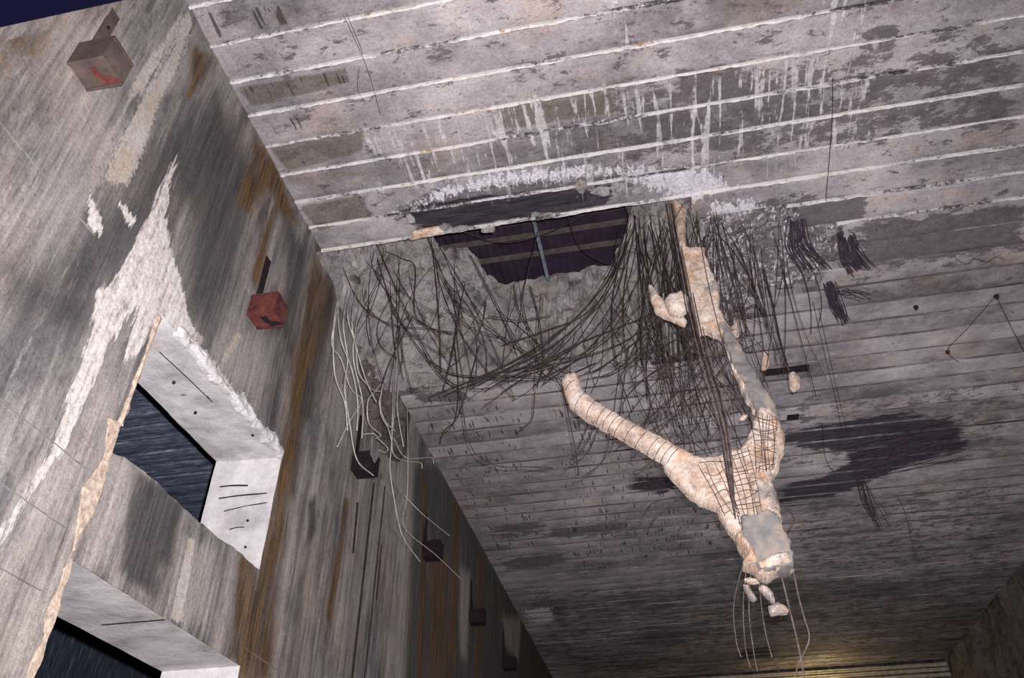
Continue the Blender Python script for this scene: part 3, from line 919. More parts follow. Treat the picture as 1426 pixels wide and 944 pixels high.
# ------------------------------------------------------------------ the other sides of the place
struct(mesh_obj('floor', *box(-22, XR + 1, -6, YE + 1, -.2, 0), M['floor']), 'bare concrete hall floor')
ny, nz = 120, 40
ys, zs = np.linspace(-6, YE + .3, ny), np.linspace(0, 12.1, nz)
Y, Z = np.meshgrid(ys, zs, indexing='ij')
Xr = XR + .1 + .22 * fbm(Y * .8, Z * .5, 0, 91, 5)
struct(mesh_obj('wall_right', np.stack([Xr, Y, Z], -1).reshape(-1, 3), grid_faces(ny, nz, flip=True), M['rock']), 'rough dark concrete wall in the far corner')
struct(mesh_obj('wall_end', *box(-5.2, XR + .3, YE, YE + .3, 0, 12), M['wall']), 'dim end wall of the hall')
endg = empty('end_girder', (3.3, YE - .3, 11.3))
tag(endg, 'stacked lamplit girders under the ceiling at the hall\'s far end', 'girder')
for z in (11.42, 11.22, 11.0, 10.75):
    adopt(mesh_obj('rail', *merge(box(-5.1, XR, YE - .42, YE - .30, z, z + .03), box(-5.1, XR, YE - .37, YE - .34, z + .03, z + .10), box(-5.1, XR, YE - .42, YE - .30, z + .10, z + .13)), M['rail']), endg)
for x in np.arange(-4, 11.5, 2.2):
    adopt(mesh_obj('hanger', *box(x, x + .10, YE - .36, YE - .02, 10.7, 11.68), M['purlin']), endg)
# floodlight that lights the far end, below the frame
lampo = empty('floodlight', (6.4, YE - 1.6, 9.6))
tag(lampo, 'small floodlight washing the far end girders with warm light', 'lamp')
adopt(mesh_obj('housing', *box(6.2, 6.6, YE - 1.75, YE - 1.5, 9.3, 9.5), M['lamp']), lampo)
adopt(mesh_obj('arm', *box(6.36, 6.44, YE - 1.5, YE, 9.36, 9.44), M['lamp']), lampo)
ll = bpy.data.lights.new('floodlight_bulb', 'POINT')
ll.energy = 140
ll.color = (1, .74, .36)
ll.shadow_soft_size = .12
lo = bpy.data.objects.new('floodlight_bulb', ll)
col.objects.link(lo)
lo.location = (6.4, YE - 1.2, 10.1)

# hall next door, seen through the openings
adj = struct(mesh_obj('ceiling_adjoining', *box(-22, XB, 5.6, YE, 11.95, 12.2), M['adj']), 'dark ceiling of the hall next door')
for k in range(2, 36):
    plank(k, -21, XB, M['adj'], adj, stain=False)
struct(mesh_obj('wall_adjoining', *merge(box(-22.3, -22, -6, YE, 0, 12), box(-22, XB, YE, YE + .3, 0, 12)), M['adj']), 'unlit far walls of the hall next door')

# roof shed over the crater
shed = empty('roof_shed', (-1.5, 13, 15.9))
tag(shed, 'dark sheeted roof on purlins seen through the crater', 'roof')
xs = np.arange(-9, 5, .1)
V, F = [], []
for i, x in enumerate(xs):
    for y in (9.0, 21.0):
        V.append((x, y, 16.3 + (.025 if i % 2 else -.025)))
F = [(2 * i, 2 * i + 1, 2 * i + 3, 2 * i + 2) for i in range(len(xs) - 1)]
adopt(mesh_obj('roof_sheet', V, F, M['sheet']), shed)
for pa in ((677, 363), (740, 327), (780, 300)):
    y = on(pa[0], pa[1], 2, 16.2)[1]
    adopt(mesh_obj('purlin', *box(-9, 5, y - .03, y + .03, 16.12, 16.26), M['purlin']), shed)
for side in (-9, 5):
    adopt(mesh_obj('gable_post', *box(side - .1, side + .1, 14.5, 14.7, 14.2, 16.3), M['purlin']), shed)
a, b = on(744, 310, 2, 13.9), on(765, 397, 2, 14.05)
v, f = tube(np.array([a, (a + b) / 2, b]), .045, 8)
tag(mesh_obj('pipe', v, f, M['pipe']), 'blue-grey pipe crossing the hole in the roof', 'pipe')
struct(mesh_obj('roof_deck', *merge(box(-9, 5, 14.3, 21, 13.9, 14.15), box(1.2, 5, 8, 14.3, 13.9, 14.15), box(-9, -4.8, 8, 14.3, 13.9, 14.15), box(-9, 5, 7, 9.3, 13.9, 14.15)), M['rubble'], ceiling))

# ------------------------------------------------------------------ rusty box brackets on the left wall
BR = [(3.43, 8.78, 'box', 'box_red', 'brown', 'large brown box bracket nearest the photographer, red rust on its underside'),
      (7.41, 8.78, 'box_red', 'box', 'red', 'red rusty box bracket on the wall above the opening'),
      (11.62, 8.62, 'box_black', 'box_black', 'black', 'black box bracket at the head of the pale pilaster, behind hanging cables'),
      (16.15, 8.88, 'box_black', 'box_black', 'black', 'black rusted box bracket between pilaster and far wall, cable ends beside it'),
      (20.75, 8.90, 'box_black', 'box_black', 'black', 'blackened box bracket on the dark far wall, fifth in the row'),
      (25.3, 8.95, 'box_black', 'box_black', 'black', 'farthest blackened box bracket with a pale patch above it')]
for i, (y0, z0, m1, m2, cn, lab) in enumerate(BR):
    w, p, h, tk = .34, .41, .36, .02
    e = empty('wall_bracket', (XW, y0 + w / 2, z0))
    tag(e, lab, 'bracket', 'steel box brackets along the wall')
    x1 = XW + p
    adopt(mesh_obj('underside_plate', *merge(box(XW, x1 - .01, y0 + .01, y0 + w - .01, z0 + .015, z0 + .035), box(XW, x1, y0, y0 + .03, z0, z0 + .03), box(XW, x1, y0 + w - .03, y0 + w, z0, z0 + .03)), M[m1]), e)
    adopt(mesh_obj('side_plate', *box(XW, x1, y0, y0 + tk, z0 + .03, z0 + h), M[m1 if i != 1 else 'box_red']), e)
    adopt(mesh_obj('side_plate', *box(XW, x1, y0 + w - tk, y0 + w, z0 + .03, z0 + h), M[m1]), e)
    adopt(mesh_obj('front_plate', *merge(box(x1 - tk, x1, y0 + tk, y0 + w - tk, z0 + .02, z0 + h), box(x1 - .002, x1 + .012, y0, y0 + w, z0 + h - .03, z0 + h)), M[m1]), e)
    adopt(mesh_obj('top_plate', *box(XW, x1, y0, y0 + w, z0 + h, z0 + h + tk), M[m1]), e)
    v, f = box(XW, XW + .018, y0 + .10, y0 + .24, z0 + h + .02, z0 + h + (.9 if i != 3 else .75))
    sp = adopt(mesh_obj('strap', v, f, M['box_black'] if i else M['box']), e)
    for dz in (.25, .6):
        v, f = tube(np.array([(XW + .015, y0 + .17, z0 + h + dz), (XW + .035, y0 + .17, z0 + h + dz)]), .022, 6)
        b_ = mesh_obj('bolt', v, f, M['box_black'])
        b_.parent = sp
    if i < 2:                                     # shaped patch of red rust on the underside
        poly = rough(np.array([(XW + .16, y0 + .10), (XW + .25, y0 + .08), (XW + .27, y0 + .2), (XW + .40, y0 + .26), (XW + .40, y0 + .335), (XW + .22, y0 + .32)]), .015, .03, i)
        v, f = inflate(poly, .02, lambda s, u, w_: z0 + .010 + 0 * s, lambda s, u, w_: z0 + .016 + 0 * s, lambda u, w_, d: np.stack([u, w_, d], 1))
        adopt(mesh_obj('rust_scale', v, f, M['box_red'] if i == 0 else M['box_black']), e)
v, f = inflate(rough(wall2([(518, 610), (527, 616), (528, 632), (522, 644), (516, 632)], XW + .45), .01, .04), .03, lambda s, u, w: XW + .46 + .01 * s, lambda s, u, w: XW + .44 + 0 * s, lambda u, w, d: np.stack([d, u, w], 1))
tag(mesh_obj('hanging_scale', v, f, M['grey_dk']), 'pale leaf-shaped flake dangling at the black bracket by the pilaster', 'flake')

# ------------------------------------------------------------------ hanging concrete fragment
YF = 9.7
cpt = lambda L, ox, oy, s: [(ox + a / s, oy + b / s) for a, b in L]
frag = empty('hanging_fragment', tuple(on(1060, 680, 1, YF)))
tag(frag, 'pale forked concrete fragment hanging from the crater on reinforcing bars', 'concrete fragment')


def solid(name, px, thick, mat, seed, y=YF, res=.026, edge=.05, rgh=.03, lump_=.045, parent=None, rnd=.16):
    poly = rough(xz(px, y), rgh, .07, seed)
    fr = lambda s, u, w: y - edge - thick * np.sqrt(np.clip(1 - (1 - np.clip(s / rnd, 0, 1)) ** 2, 0, 1)) - lump_ * fbm(u * 7, w * 7, seed, 3, 5)
    bk = lambda s, u, w: y + edge + thick * np.sqrt(np.clip(1 - (1 - np.clip(s / rnd, 0, 1)) ** 2, 0, 1)) + lump_ * fbm(u * 7, w * 7, seed + 7, 3, 5)
    v, f = inflate(poly, res, fr, bk, lambda u, w, d: np.stack([u, d, w], 1))
    o = mesh_obj(name, v, f, mat)
    if parent:
        adopt(o, parent)
    return o


solid('arm', cpt([(58, 88), (70, 62), (105, 57), (118, 80), (130, 118), (180, 158), (260, 203), (330, 243), (400, 278), (460, 313), (520, 346), (540, 420), (500, 480), (470, 450), (440, 420), (410, 385), (400, 355), (340, 320), (270, 280), (200, 245), (120, 195), (85, 165), (65, 120)], 760, 500, 2.485),
      .13, M['frag'], 1, parent=frag, rnd=.15, lump_=.016, rgh=.012)
solid('body', cpt([(440, 305), (510, 345), (560, 350), (600, 345), (622, 328), (660, 320), (690, 330), (720, 420), (745, 500), (742, 560), (700, 600), (672, 640), (655, 622), (630, 600), (610, 560), (590, 525), (550, 510), (500, 480), (470, 450), (440, 420), (410, 385)], 760, 500, 2.485),
      .10, M['frag'], 2, parent=frag, rnd=.10, lump_=.028, rgh=.02)
solid('stem', cpt([(660, 330), (685, 290), (700, 262), (722, 225), (735, 180), (775, 170), (800, 205), (820, 262), (820, 330), (797, 400), (786, 432), (800, 490), (820, 560), (790, 600), (745, 580), (720, 500), (690, 420)], 760, 500, 2.485),
      .12, M['frag'], 3, y=YF - .02, parent=frag, rnd=.12)
solid('upper_limb', cpt([(280, 50), (330, 60), (400, 150), (450, 250), (510, 360), (570, 440), (620, 540), (690, 690), (640, 730), (560, 720), (510, 605), (480, 540), (430, 430), (380, 350), (350, 260), (330, 190)], 940, 440, 4.72),
      .05, M['grey_dk'], 4, y=YF + .05, parent=frag, rnd=.05, lump_=.02, rgh=.03)
solid('limb_edge', cpt([(330, 190), (352, 255), (385, 345), (432, 428), (482, 538), (512, 602), (530, 640), (512, 640), (488, 590), (455, 520), (418, 445), (375, 362), (342, 280), (322, 200)], 940, 440, 4.72),
      .07, M['frag'], 8, y=YF, parent=frag, rnd=.05, lump_=.02, rgh=.035)
solid('end_block', cpt([(672, 560), (720, 555), (760, 540), (800, 550), (822, 600), (845, 650), (858, 690), (858, 735), (800, 745), (760, 760), (735, 755), (715, 725), (700, 690), (680, 640)], 760, 500, 2.485),
      .16, M['grey_dk'], 5, y=YF - .05, parent=frag, rnd=.03, lump_=.015)
solid('broken_edge', cpt([(655, 610), (690, 600), (712, 660), (740, 700), (800, 690), (850, 668), (860, 735), (800, 745), (768, 765), (735, 756), (716, 726), (682, 722), (696, 688), (670, 650)], 760, 500, 2.485),
      .21, M['frag'], 6, y=YF - .05, parent=frag, rnd=.10, lump_=.06, rgh=.035)
solid('slab', [(936, 280), (956, 284), (953, 312), (956, 350), (981, 353), (991, 378), (1000, 401), (1004, 435), (1010, 452), (1024, 470), (1005, 472), (985, 462), (972, 467), (966, 440), (958, 392), (950, 363), (940, 315)],
      .09, M['frag'], 7, y=YF + .1, parent=frag, rnd=.04, lump_=.022)


def bar(pts, r=.0085, n=5, sides=5, y=None):
    P = [on(p[0], p[1], 1, (y if y is not None else p[2])) for p in pts]
    return tube(catmull(P, n), r, sides)


# reinforcing mesh laid bare on the fragment: single bars
def mesh_bars(top, bot, left, right, nh, nv, y):
    q = lambda s, t_: (np.array(top[0]) * (1 - s) + np.array(top[1]) * s) * (1 - t_) + (np.array(bot[0]) * (1 - s) + np.array(bot[1]) * s) * t_
    for k in range(nh):
        t_ = k / (nh - 1)
        j = rng.normal(0, 3.2, 3)
        a, m_, b = q(-.06, t_), q(.5, t_), q(1.06, t_)
        v, f = bar([(a[0], a[1] + j[0]), (m_[0], m_[1] + j[1]), (b[0], b[1] + j[2])], .0048, 4, 4, y)
        adopt(mesh_obj('mesh_bar', v, f, M['rebar_light' if k % 3 else 'rebar']), frag)
    for k in range(nv):
        s = k / (nv - 1)
        j = rng.normal(0, 2.6, 3)
        a, m_, b = q(s, -.05), q(s, .5), q(s, 1.05)
        v, f = bar([(a[0] + j[0], a[1]), (m_[0] + j[1], m_[1]), (b[0] + j[2], b[1])], .0048, 4, 4, y - .012)
        adopt(mesh_obj('mesh_bar', v, f, M['rebar_light' if k % 3 else 'rebar']), frag)


mesh_bars([(1008, 636), (1043, 628)], [(1030, 728), (1062, 722)], 0, 0, 13, 6, YF - .24)
mesh_bars([(1048, 575), (1082, 585)], [(1055, 655), (1078, 650)], 0, 0, 14, 8, YF - .24)
mesh_bars([(975, 650), (1005, 642)], [(1010, 715), (1030, 712)], 0, 0, 6, 4, YF - .22)
# stirrups round the arm
ax = [(796, 545), (812, 562), (828, 572), (842, 582), (850, 588), (858, 594), (866, 600), (880, 608), (895, 618), (912, 626), (922, 632), (930, 638), (938, 642)]
for (cx, cy) in ax:
    c = on(cx, cy, 1, YF)
    d = on(cx + 20, cy + 12.5, 1, YF) - c
    d /= np.linalg.norm(d)
    n1 = np.array([-d[2], 0, d[0]])
    th = np.linspace(.9, math.pi + .25, 7)
    P_ = np.array([c + n1 * math.cos(q) * .185 + np.array([0, -1, 0]) * (.05 + math.sin(q) * .165) for q in th])
    v, f = tube(P_, .0045, 4)
    adopt(mesh_obj('stirrup', v, f, M['rebar']), frag)
# loose chunks still caught on the bars
def chunk(px, label, y, seed, thick=.08, mat='frag', rnd=.10):
    o = solid('concrete_chunk', px, thick, M[mat], seed, y=y, res=.025, edge=.02, rgh=.015, lump_=.02, rnd=rnd)
    return tag(o, label, 'concrete chunk', 'loose concrete chunks caught on the bars')


c8 = lambda L: cpt(L, 1000, 740, 6.74)
chunk(c8([(245, 455), (290, 435), (360, 450), (385, 490), (330, 500), (265, 480)]), 'small flat chunk lying crosswise just under the fragment\'s broken tip', YF - .05, 11)
chunk(c8([(235, 505), (290, 500), (330, 580), (365, 640), (330, 665), (285, 630), (250, 560)]), 'tan finger-shaped chunk dangling to one side below the fragment', YF, 12)
chunk(c8([(380, 540), (410, 505), (470, 530), (520, 590), (545, 650), (530, 695), (490, 670), (420, 600)]), 'whitest elongated chunk hanging below the fragment\'s tip', YF - .1, 13)
chunk(c8([(475, 715), (510, 690), (560, 660), (620, 690), (668, 740), (640, 770), (500, 800), (485, 760)]), 'lowest chunk, triangular with an orange spot', YF - .06, 14)
chunk([(902, 399), (909, 400), (920, 415), (930, 425), (950, 440), (957, 448), (953, 455), (936, 447), (913, 437), (906, 418)], 'bent tan chunk caught in the bars left of the slab', YF + .25, 15)
chunk([(926, 420), (932, 413), (949, 408), (959, 416), (958, 432), (948, 441), (930, 436)], 'round white chunk resting on the bent tan chunk', YF + .05, 16, .12)
chunk([(1063, 490), (1070, 490), (1071, 505), (1066, 515), (1059, 514)], 'slim oval lump threaded on a hanging bar', YF + .9, 17, .06)
chunk([(1098, 522), (1106, 518), (1113, 528), (1114, 538), (1106, 546), (1100, 540)], 'fat oval lump on the bar hanging farthest toward the ceiling plate', YF + .9, 18, .09)
chunk([(1018, 455), (1026, 450), (1030, 462), (1026, 472), (1019, 468)], 'grey pebble-sized lump wedged among bars beside the slab', YF + .4, 19, .05)
chunk([(1030, 581), (1036, 577), (1041, 579), (1036, 585), (1030, 585)], 'tiny white chip caught in the tangle above the mesh', YF + .1, 20, .03)

# ------------------------------------------------------------------ rebars
def jit(p, s):
    return (p[0] + rng.normal(0, s), p[1] + rng.normal(0, s))


def rebar(pts, label, group, r=.0105, mat='rebar', n=5):
    v, f = bar(pts, r, n)
    return tag(mesh_obj('rebar', v, f, M[mat]), label, 'rebar', group)


def withdepth(pts, ya, yb):
    k = len(pts)
    return [(p[0], p[1], ya + (yb - ya) * i / (k - 1)) for i, p in enumerate(pts)]


def quad(a, c, b, k=6):
    a, c, b = map(np.array, (a, c, b))
    return [tuple((1 - t_) ** 2 * a + 2 * t_ * (1 - t_) * c + t_ * t_ * b) for t_ in np.linspace(0, 1, k)]


L_net = ('brown rebar sagging in the wide net across the crater mouth', 'rebars netted across the crater mouth')
for pts in [[(520, 342), (545, 420), (580, 480), (612, 512), (660, 524), (740, 522)], [(600, 503), (625, 518), (660, 524), (710, 523), (760, 525), (785, 530)], [(596, 500), (620, 528), (650, 540), (682, 540), (720, 525), (770, 500), (800, 482)],
            [(470, 355), (500, 420), (540, 450), (600, 458), (632, 463)], [(512, 340), (560, 360), (578, 372), (577, 430), (590, 452), (630, 465)], [(648, 395), (640, 430), (628, 500), (617, 545)], [(677, 420), (672, 450), (660, 475), (640, 500), (627, 510)],
            [(619, 428), (650, 452), (680, 465), (703, 470)], [(716, 395), (722, 430), (745, 470), (770, 520), (785, 545)], [(738, 398), (750, 440), (757, 500), (748, 540)], [(705, 518), (740, 505), (790, 465), (840, 420), (865, 385), (880, 340), (885, 300)],
            [(675, 545), (700, 530), (760, 502), (800, 480), (850, 460), (900, 440), (920, 425)], [(700, 480), (760, 460), (810, 440), (850, 400), (870, 350)], [(768, 500), (800, 496), (830, 480), (860, 450), (880, 410)], [(780, 530), (830, 515), (880, 480), (930, 440)],
            [(600, 330), (606, 380), (612, 450), (614, 520)], [(596, 330), (615, 380), (640, 430), (625, 515)], [(655, 355), (690, 420), (735, 500), (770, 530)], [(520, 330), (560, 420), (600, 500), (640, 545)], [(680, 440), (700, 443), (725, 446), (770, 438)],
            [(625, 400), (640, 425), (660, 440), (700, 470), (760, 505), (800, 520)], [(750, 320), (735, 380), (728, 420), (740, 470), (760, 530)], [(790, 300), (805, 340), (830, 360), (870, 375)], [(640, 322), (700, 338), (760, 325), (830, 292)],
            [(575, 440), (560, 470), (545, 500), (530, 540)], [(735, 515), (800, 500), (860, 480), (900, 455), (940, 430)], [(655, 523), (720, 530), (780, 525), (830, 505)]]:
    ya = rng.uniform(9.9, 11.2)
    rebar(withdepth(pts, ya, ya + rng.uniform(-.4, .4)), *L_net, r=.0095)
for i in range(24):
    u = rng.uniform(0, 1)
    a = (868 + u * 85 + rng.normal(0, 8), 296 + u * 110 + rng.normal(0, 15))
    b = (640 + u * 230 + rng.normal(0, 35), 540 - u * 10 + rng.normal(0, 14))
    c = (835 + u * 80 + rng.normal(0, 15), 470 + u * 35 + rng.normal(0, 18))
    rebar(withdepth(quad(a, c, b), min(rubble_y(*a, 10.2), 11.5), rng.uniform(10.2, 11.6)), *L_net, r=rng.uniform(.0065, .0105), mat='rebar_light' if i % 4 == 0 else 'rebar')
L_left = ('thin dark rebar dropping from the crater rim beside the left wall', 'rebars at the wall side of the crater')
for i in range(26):
    a = (rng.uniform(480, 640), 0)
    a = (a[0], 352 - .13 * (a[0] - 440) + rng.uniform(0, 70))
    b = (a[0] + rng.uniform(-60, 120), rng.uniform(440, 570))
    c = ((a[0] + b[0]) / 2 + rng.normal(0, 28), (a[1] + b[1]) / 2 + rng.normal(0, 12))
    ys_ = rubble_y(*a, 10.4)
    rebar(withdepth(quad(a, c, b), ys_, min(ys_, 11.6) - rng.uniform(.1, .6)), *L_left, r=rng.uniform(.005, .0085))
L_drop = ('straight thin rebar hanging in front of the crater\'s rubble face', 'rebars before the rubble face')
for i in range(24):
    a = (rng.uniform(640, 900), rng.uniform(395, 470))
    b = (a[0] + rng.uniform(-60, 80), a[1] + rng.uniform(50, 140))
    c = ((a[0] + b[0]) / 2 + rng.normal(0, 16), (a[1] + b[1]) / 2 + rng.normal(0, 12))
    ys_ = rubble_y(*a, 12.0)
    rebar(withdepth(quad(a, c, b), ys_, ys_ - rng.uniform(.3, 1.2)), *L_drop, r=rng.uniform(.005, .009))
L_tan = ('rusty rebar in the dense curtain between crater rim and hanging fragment', 'curtain of rebars above the fragment')
for i in range(74):
    a = (rng.uniform(880, 1005), rng.uniform(284, 340))
    b = (a[0] + rng.normal(45, 40), rng.uniform(440, 645))
    b = (min(max(b[0], 880), 1070), b[1])
    c = ((a[0] + b[0]) / 2 + rng.normal(-12, 34), (a[1] + b[1]) / 2 + rng.normal(20, 30))
    ys_ = min(rubble_y(*a, 9.8), 11.4)
    rebar(withdepth(quad(a, c, b), ys_, rng.uniform(9.6, 10.8)), *L_tan, r=rng.uniform(.0055, .0095), mat='rebar_light' if i % 8 == 0 else 'rebar')
L_x = ('bent rebar crossing the tangle between the fragment\'s arm and limb', 'cross bars in the tangle over the fork')
for i in range(44):
    a = (rng.uniform(845, 990), rng.uniform(430, 640))
    b = (rng.uniform(930, 1062), rng.uniform(430, 640))
    c = ((a[0] + b[0]) / 2 + rng.normal(0, 30), (a[1] + b[1]) / 2 + rng.uniform(-5, 45))
    rebar(withdepth(quad(a, c, b), rng.uniform(9.7, 11), rng.uniform(9.7, 10.5)), *L_x, r=rng.uniform(.005, .009))
L_sp = ('rebar hanging from the spalled boards beside the crater', 'rebars below the spalled boards')
for i in range(24):
    a = (rng.uniform(985, 1120), rng.uniform(300, 350))
    b = (a[0] + rng.uniform(-45, 60), a[1] + rng.uniform(60, 240))
    c = ((a[0] + b[0]) / 2 + rng.normal(0, 20), (a[1] + b[1]) / 2 + rng.normal(0, 14))
    ys_ = min(rubble_y(*a, 10.0), 11.6)
    rebar(withdepth(quad(a, c, b), ys_, ys_ + rng.uniform(-.5, .3)), *L_sp, r=rng.uniform(.004, .0075))
rebar([(1063, 375, 10.6), (1075, 420, 10.6), (1085, 470, 10.6), (1097, 512, 10.6), (1106, 536, 10.6)], 'thick straight rebar ending above the oval lump and ceiling plate', 'rebars below the spalled boards', r=.02)
rebar([(1038, 335, min(rubble_y(1038, 335, 10.0), 10.6)), (1050, 400, 10.6), (1060, 460, 10.6), (1065, 505, 10.6), (1064, 530, 10.6)], 'thin rebar carrying the slim oval lump beside the limb', 'rebars below the spalled boards', r=.008)
L_hook = ('loose rebar end hooked or bent below the fragment\'s arm and net', 'loose rebar ends below the net')
for pts in [[(668, 480), (650, 545), (635, 585), (612, 610)], [(640, 540), (655, 620), (690, 648), (735, 650), (770, 652)], [(745, 545), (742, 580), (735, 590), (720, 602)], [(783, 535), (796, 600), (803, 640), (806, 662)], [(830, 590), (815, 620), (795, 640)], [(834, 595), (818, 630), (785, 655)],
            [(850, 600), (843, 635), (825, 655), (808, 665)], [(888, 630), (876, 643), (882, 648)], [(912, 638), (895, 652), (882, 657), (886, 664)], [(955, 688), (910, 700), (895, 720)], [(935, 700), (915, 715), (906, 735)], [(1015, 765), (1005, 778), (985, 782)], [(835, 560), (820, 590), (805, 625)], [(876, 480), (868, 540), (862, 590)],
            [(1085, 700), (1105, 720), (1098, 740), (1090, 748)], [(1060, 540), (1056, 570), (1066, 590)], [(905, 455), (900, 520), (905, 570), (890, 610)]]:
    ya = rng.uniform(9.8, 10.8)
    if pts[0] in ((830, 590), (834, 595), (850, 600), (888, 630), (912, 638), (955, 688), (935, 700), (1015, 765), (1085, 700), (1060, 540)):
        ya = YF + .04                             # these stick out of the fragment itself
        pts = [(pts[0][0] + (8 if pts[0][0] < 1020 else -8), pts[0][1] - 6)] + pts
    rebar(withdepth(pts, ya, ya), *L_hook, r=.009)
L_low = ('long thin rod hanging below the fragment\'s tip', 'rods hanging under the fragment')
for pts in [[(1088, 800), (1100, 850), (1112, 900), (1120, 944)], [(1105, 795), (1112, 830), (1120, 860), (1127, 890), (1112, 925), (1105, 950)], [(1046, 790), (1043, 850), (1050, 910), (1055, 935)], [(1040, 785), (1035, 840), (1038, 900), (1045, 930)], [(1056, 795), (1060, 840), (1066, 880), (1075, 915)], [(1036, 780), (1022, 840), (1025, 890), (1032, 915)]]:
    rebar(withdepth(pts, 9.7, 9.7), *L_low, r=.009 if pts[0][0] > 1080 else .005, mat='rebar_light')
# heavy bent bars that carry the fragment
L_car = ('heavy grey bent bar carrying the fragment from the crater rim', 'carrying bars of the fragment')
for k in range(6):
    o = k * 3.4
    pts = [(928 + o, 284), (934 + o, 320), (946 + o, 380), (958 + o, 440), (972 + o, 500), (990 + o, 560), (1004 + o * .7, 610), (1012 + o * .5, 660), (1024, 722)]
    rebar(withdepth(pts, 9.6 + .05 * k, 9.42), *L_car, r=.0095, mat='rebar_light' if k % 2 else 'rebar')

# ------------------------------------------------------------------ bundles of wires fraying from the board ends
def bundle(label, root, tips, n, spread, za, zb, seed, curl=10):
    g = np.random.default_rng(seed)
    e = empty('wire_bundle', tuple(on(root[0][0], root[0][1], 2, za)))
    tag(e, label, 'wire bundle', 'frayed wire bundles under the boards')
    for i in range(n):
        u = g.uniform(0, 1)
        a = np.array(root[0]) * (1 - u) + np.array(root[1]) * u + g.normal(0, 2, 2)
        b = np.array(tips[0]) * (1 - u) + np.array(tips[1]) * u + g.normal(0, spread, 2)
        m_ = (a + b) / 2 + np.array([-curl, curl * .6]) + g.normal(0, 3, 2)
        P_ = [on(*a, 2, za), on(*m_, 2, (za + zb) / 2), on(*b, 2, zb)]
        v, f = tube(catmull(P_, 4), .009, 4)
        adopt(mesh_obj('wire', v, f, M['tuft']), e)


bundle('wide thin wire bundle fanning down beside the crater\'s rebar tangle', [(1098, 303), (1122, 300)], [(1115, 380), (1155, 365)], 26, 7, ZC + .05, ZC - .45, 1)
bundle('dense black wire bundle swept sideways like a brush', [(1166, 326), (1190, 318)], [(1185, 376), (1214, 368)], 44, 4, ZC + .05, ZC - .35, 2, 6)
bundle('narrow black wire bundle hanging straight down like a tassel', [(1150, 390), (1160, 388)], [(1168, 446), (1182, 440)], 30, 4, ZC + .05, ZC - .5, 3, 4)
bundle('few thin wires sticking out sideways beside the tassel bundle', [(1160, 405), (1172, 405)], [(1195, 412), (1208, 418)], 8, 4, ZC, ZC - .12, 4, 0)
bundle('flat black wire bundle behind the fragment\'s arm', [(935, 668), (940, 680)], [(884, 665), (890, 682)], 22, 4, ZC - .02, ZC - .12, 5, 0)
bundle('sparse long wires dangling from the black scorched patch', [(1190, 668), (1205, 668)], [(1215, 730), (1232, 735)], 9, 6, ZC - .02, ZC - .5, 6, 2)
bundle('spread of black wires lying along the scorched patch', [(1180, 620), (1190, 670)], [(1330, 590), (1345, 630)], 40, 6, ZC - .02, ZC - .06, 7, 0)

# ------------------------------------------------------------------ grey cables by the wall
L_cab = ('pale grey cable hanging loose from the broken wall head', 'loose cables at the broken wall head')
CAB = [[(478, 395), (468, 440), (462, 480), (475, 500), (488, 540), (503, 555), (500, 566), (485, 590), (470, 622)], [(485, 400), (478, 450), (484, 500), (480, 540), (487, 590), (497, 640), (520, 662)], [(490, 400), (484, 440), (495, 480), (500, 520), (520, 543), (531, 546), (528, 562), (537, 587), (550, 600)],
       [(497, 400), (490, 450), (498, 490), (510, 530), (524, 560)], [(548, 490), (542, 520), (522, 545), (512, 560), (514, 590), (530, 605), (524, 610)], [(550, 490), (547, 560), (545, 620), (543, 650), (548, 690), (560, 745), (585, 782)], [(552, 495), (549, 570), (546, 625), (560, 641), (585, 644), (588, 652)],
       [(545, 490), (532, 540), (530, 575), (540, 595), (545, 612)], [(567, 560), (568, 640), (567, 690), (561, 725), (572, 745), (606, 772), (642, 806)], [(563, 690), (590, 717), (626, 746)], [(474, 400), (465, 450), (466, 520), (480, 560), (484, 600)], [(503, 410), (495, 460), (492, 500), (505, 560), (504, 610)],
       [(548, 610), (565, 637), (600, 637), (604, 645)], [(505, 605), (520, 604), (528, 612), (540, 624), (536, 630), (528, 627)], [(470, 420), (474, 470), (490, 515), (498, 560), (497, 600)], [(556, 500), (553, 560), (556, 590), (562, 622)]]
for i, pts in enumerate(CAB):
    x = XW + .42 + .03 * (i % 5)
    P_ = [on(p[0], p[1], 0, x - (.25 if k == 0 else 0)) for k, p in enumerate(pts)]
    v, f = tube(catmull(P_, 5), .0115 if i not in (8, 9) else .009, 5)
    own = {0: 'pale cable kinked twice, its free end swinging toward the wall', 1: 'pale cable running down across the front of the black bracket by the pilaster',
           5: 'longest pale cable, hanging straight then curving to the fourth bracket', 6: 'pale cable ending in a small hook above the pilaster\'s edge',
           8: 'grey cable trailing past the fourth bracket into the dark wall', 9: 'short thin cable crossing the strap above the fourth bracket',
           12: 'short pale cable lying level along the pilaster\'s top, hooked end', 13: 'pale loop of cable curled over the black bracket\'s top'}
    tag(mesh_obj('hanging_cable', v, f, M['wire']), own.get(i, L_cab[0]), 'cable', L_cab[1])
# cable ends with a lump below the ceiling edge
P_ = [on(p[0], p[1], 2, ZC - .35) for p in [(632, 470), (638, 540), (633, 585), (618, 600), (612, 618)]]
v, f = tube(catmull(P_, 5), .012, 5)
tag(mesh_obj('hanging_cable', v, f, M['black']), 'black cable ending in a round knot below the crater', 'cable')

# ------------------------------------------------------------------ small things fixed to the ceiling
def ceil_wire(pts, label, r=.006, dz=.03):
    P_ = [on(p[0], p[1], 2, ZC - dz) for p in pts]
    v, f = tube(catmull(P_, 4), r, 4)
    tag(mesh_obj('ceiling_wire', v, f, M['black']), label, 'wire')


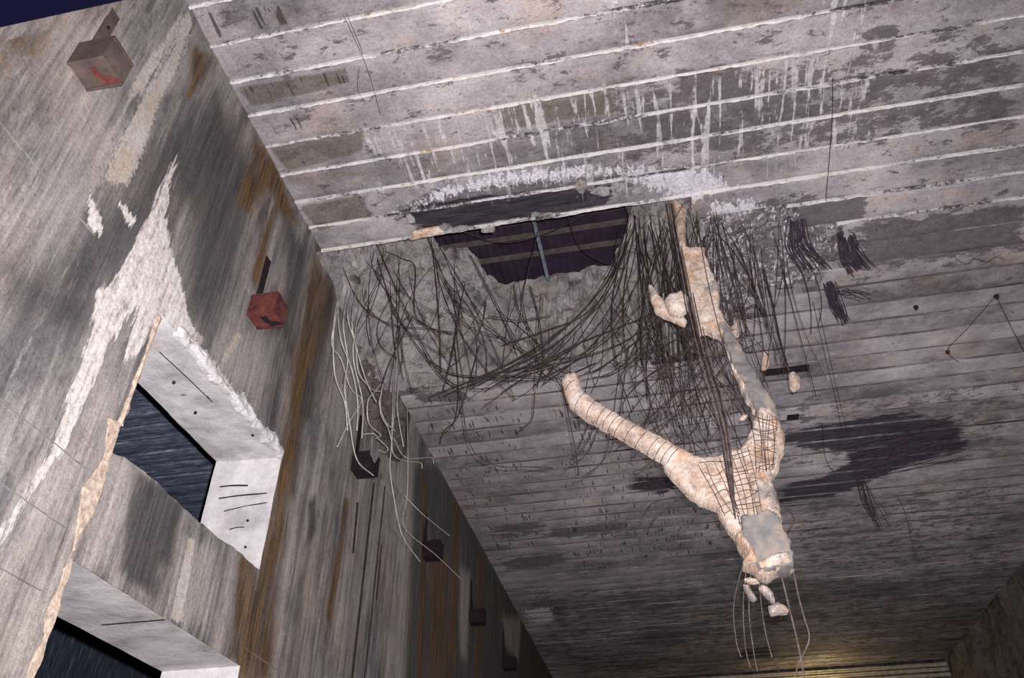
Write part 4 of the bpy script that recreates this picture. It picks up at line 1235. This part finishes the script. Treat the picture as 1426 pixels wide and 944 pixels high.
ceil_wire([(478, 20), (505, 80), (516, 110), (530, 160)], 'thin black wire across the upper boards near the wall', .005)
ceil_wire([(482, 18), (500, 60), (505, 75)], 'short black wire doubling the one near the wall', .005)
ceil_wire([(500, 95), (498, 125), (508, 142), (505, 146)], 'short hooked wire below the limed flange', .005)
ceil_wire([(1132, 420), (1150, 500), (1165, 560), (1172, 600)], 'long thin wire hanging past the oval lump')
ceil_wire([(1140, 430), (1158, 510), (1172, 570), (1182, 610)], 'second long wire running beside it past the oval lump')
ceil_wire([(1387, 412), (1345, 460), (1320, 488), (1335, 505)], 'slack wire running from the ceiling hook to a red plug')
ceil_wire([(1387, 412), (1405, 450), (1426, 490)], 'wire running from the ceiling hook out of the picture')
ceil_wire([(1160, 108), (1158, 180), (1150, 280)], 'upright thin wire hanging in front of the lime runs')
ceil_wire([(1330, 360), (1345, 368), (1358, 360), (1372, 366), (1388, 358), (1398, 362)], 'zigzag wire under the dark limed board', .006)
ceil_wire([(1145, 590), (1150, 640), (1165, 662)], 'thin wire hanging in front of the scorched patch')
ceil_wire([(1250, 690), (1262, 720), (1275, 780)], 'faint wire on the dim ceiling below the scorched patch')
for (x0, y0, x1, y1), lab in (((1062, 516, 1126, 512), 'long dark steel plate on the ceiling beside the oval lump'), ((1096, 580, 1112, 578), 'short dark steel plate on the ceiling above the scorched patch')):
    a, b = on(x0, y0, 2, ZC), on(x1, y1, 2, ZC)
    yc = (a[1] + b[1]) / 2
    tag(mesh_obj('steel_plate', *merge(box(a[0], b[0], yc - .07, yc + .12, ZC - .045, ZC + .01), box(a[0] + .05, b[0] - .05, yc, yc + .04, ZC - .065, ZC - .045)), M['box_black']), lab, 'steel plate')
for (px, py), lab in (((1387, 412), 'small black hook in the ceiling where two wires meet'), ((1319, 489), 'small red plug in the ceiling at a wire\'s end'), ((1275, 427), 'small black peg in the ceiling between the frayed bundles and hook')):
    c = on(px, py, 2, ZC)
    v, f = tube(np.array([c + (0, 0, .02), c - (0, 0, .04), c - (.01, 0, .08)]), [.05, .045, .02], 7)
    tag(mesh_obj('ceiling_hook', v, f, M['black'] if 'red' not in lab else M['box_red']), lab, 'hook')
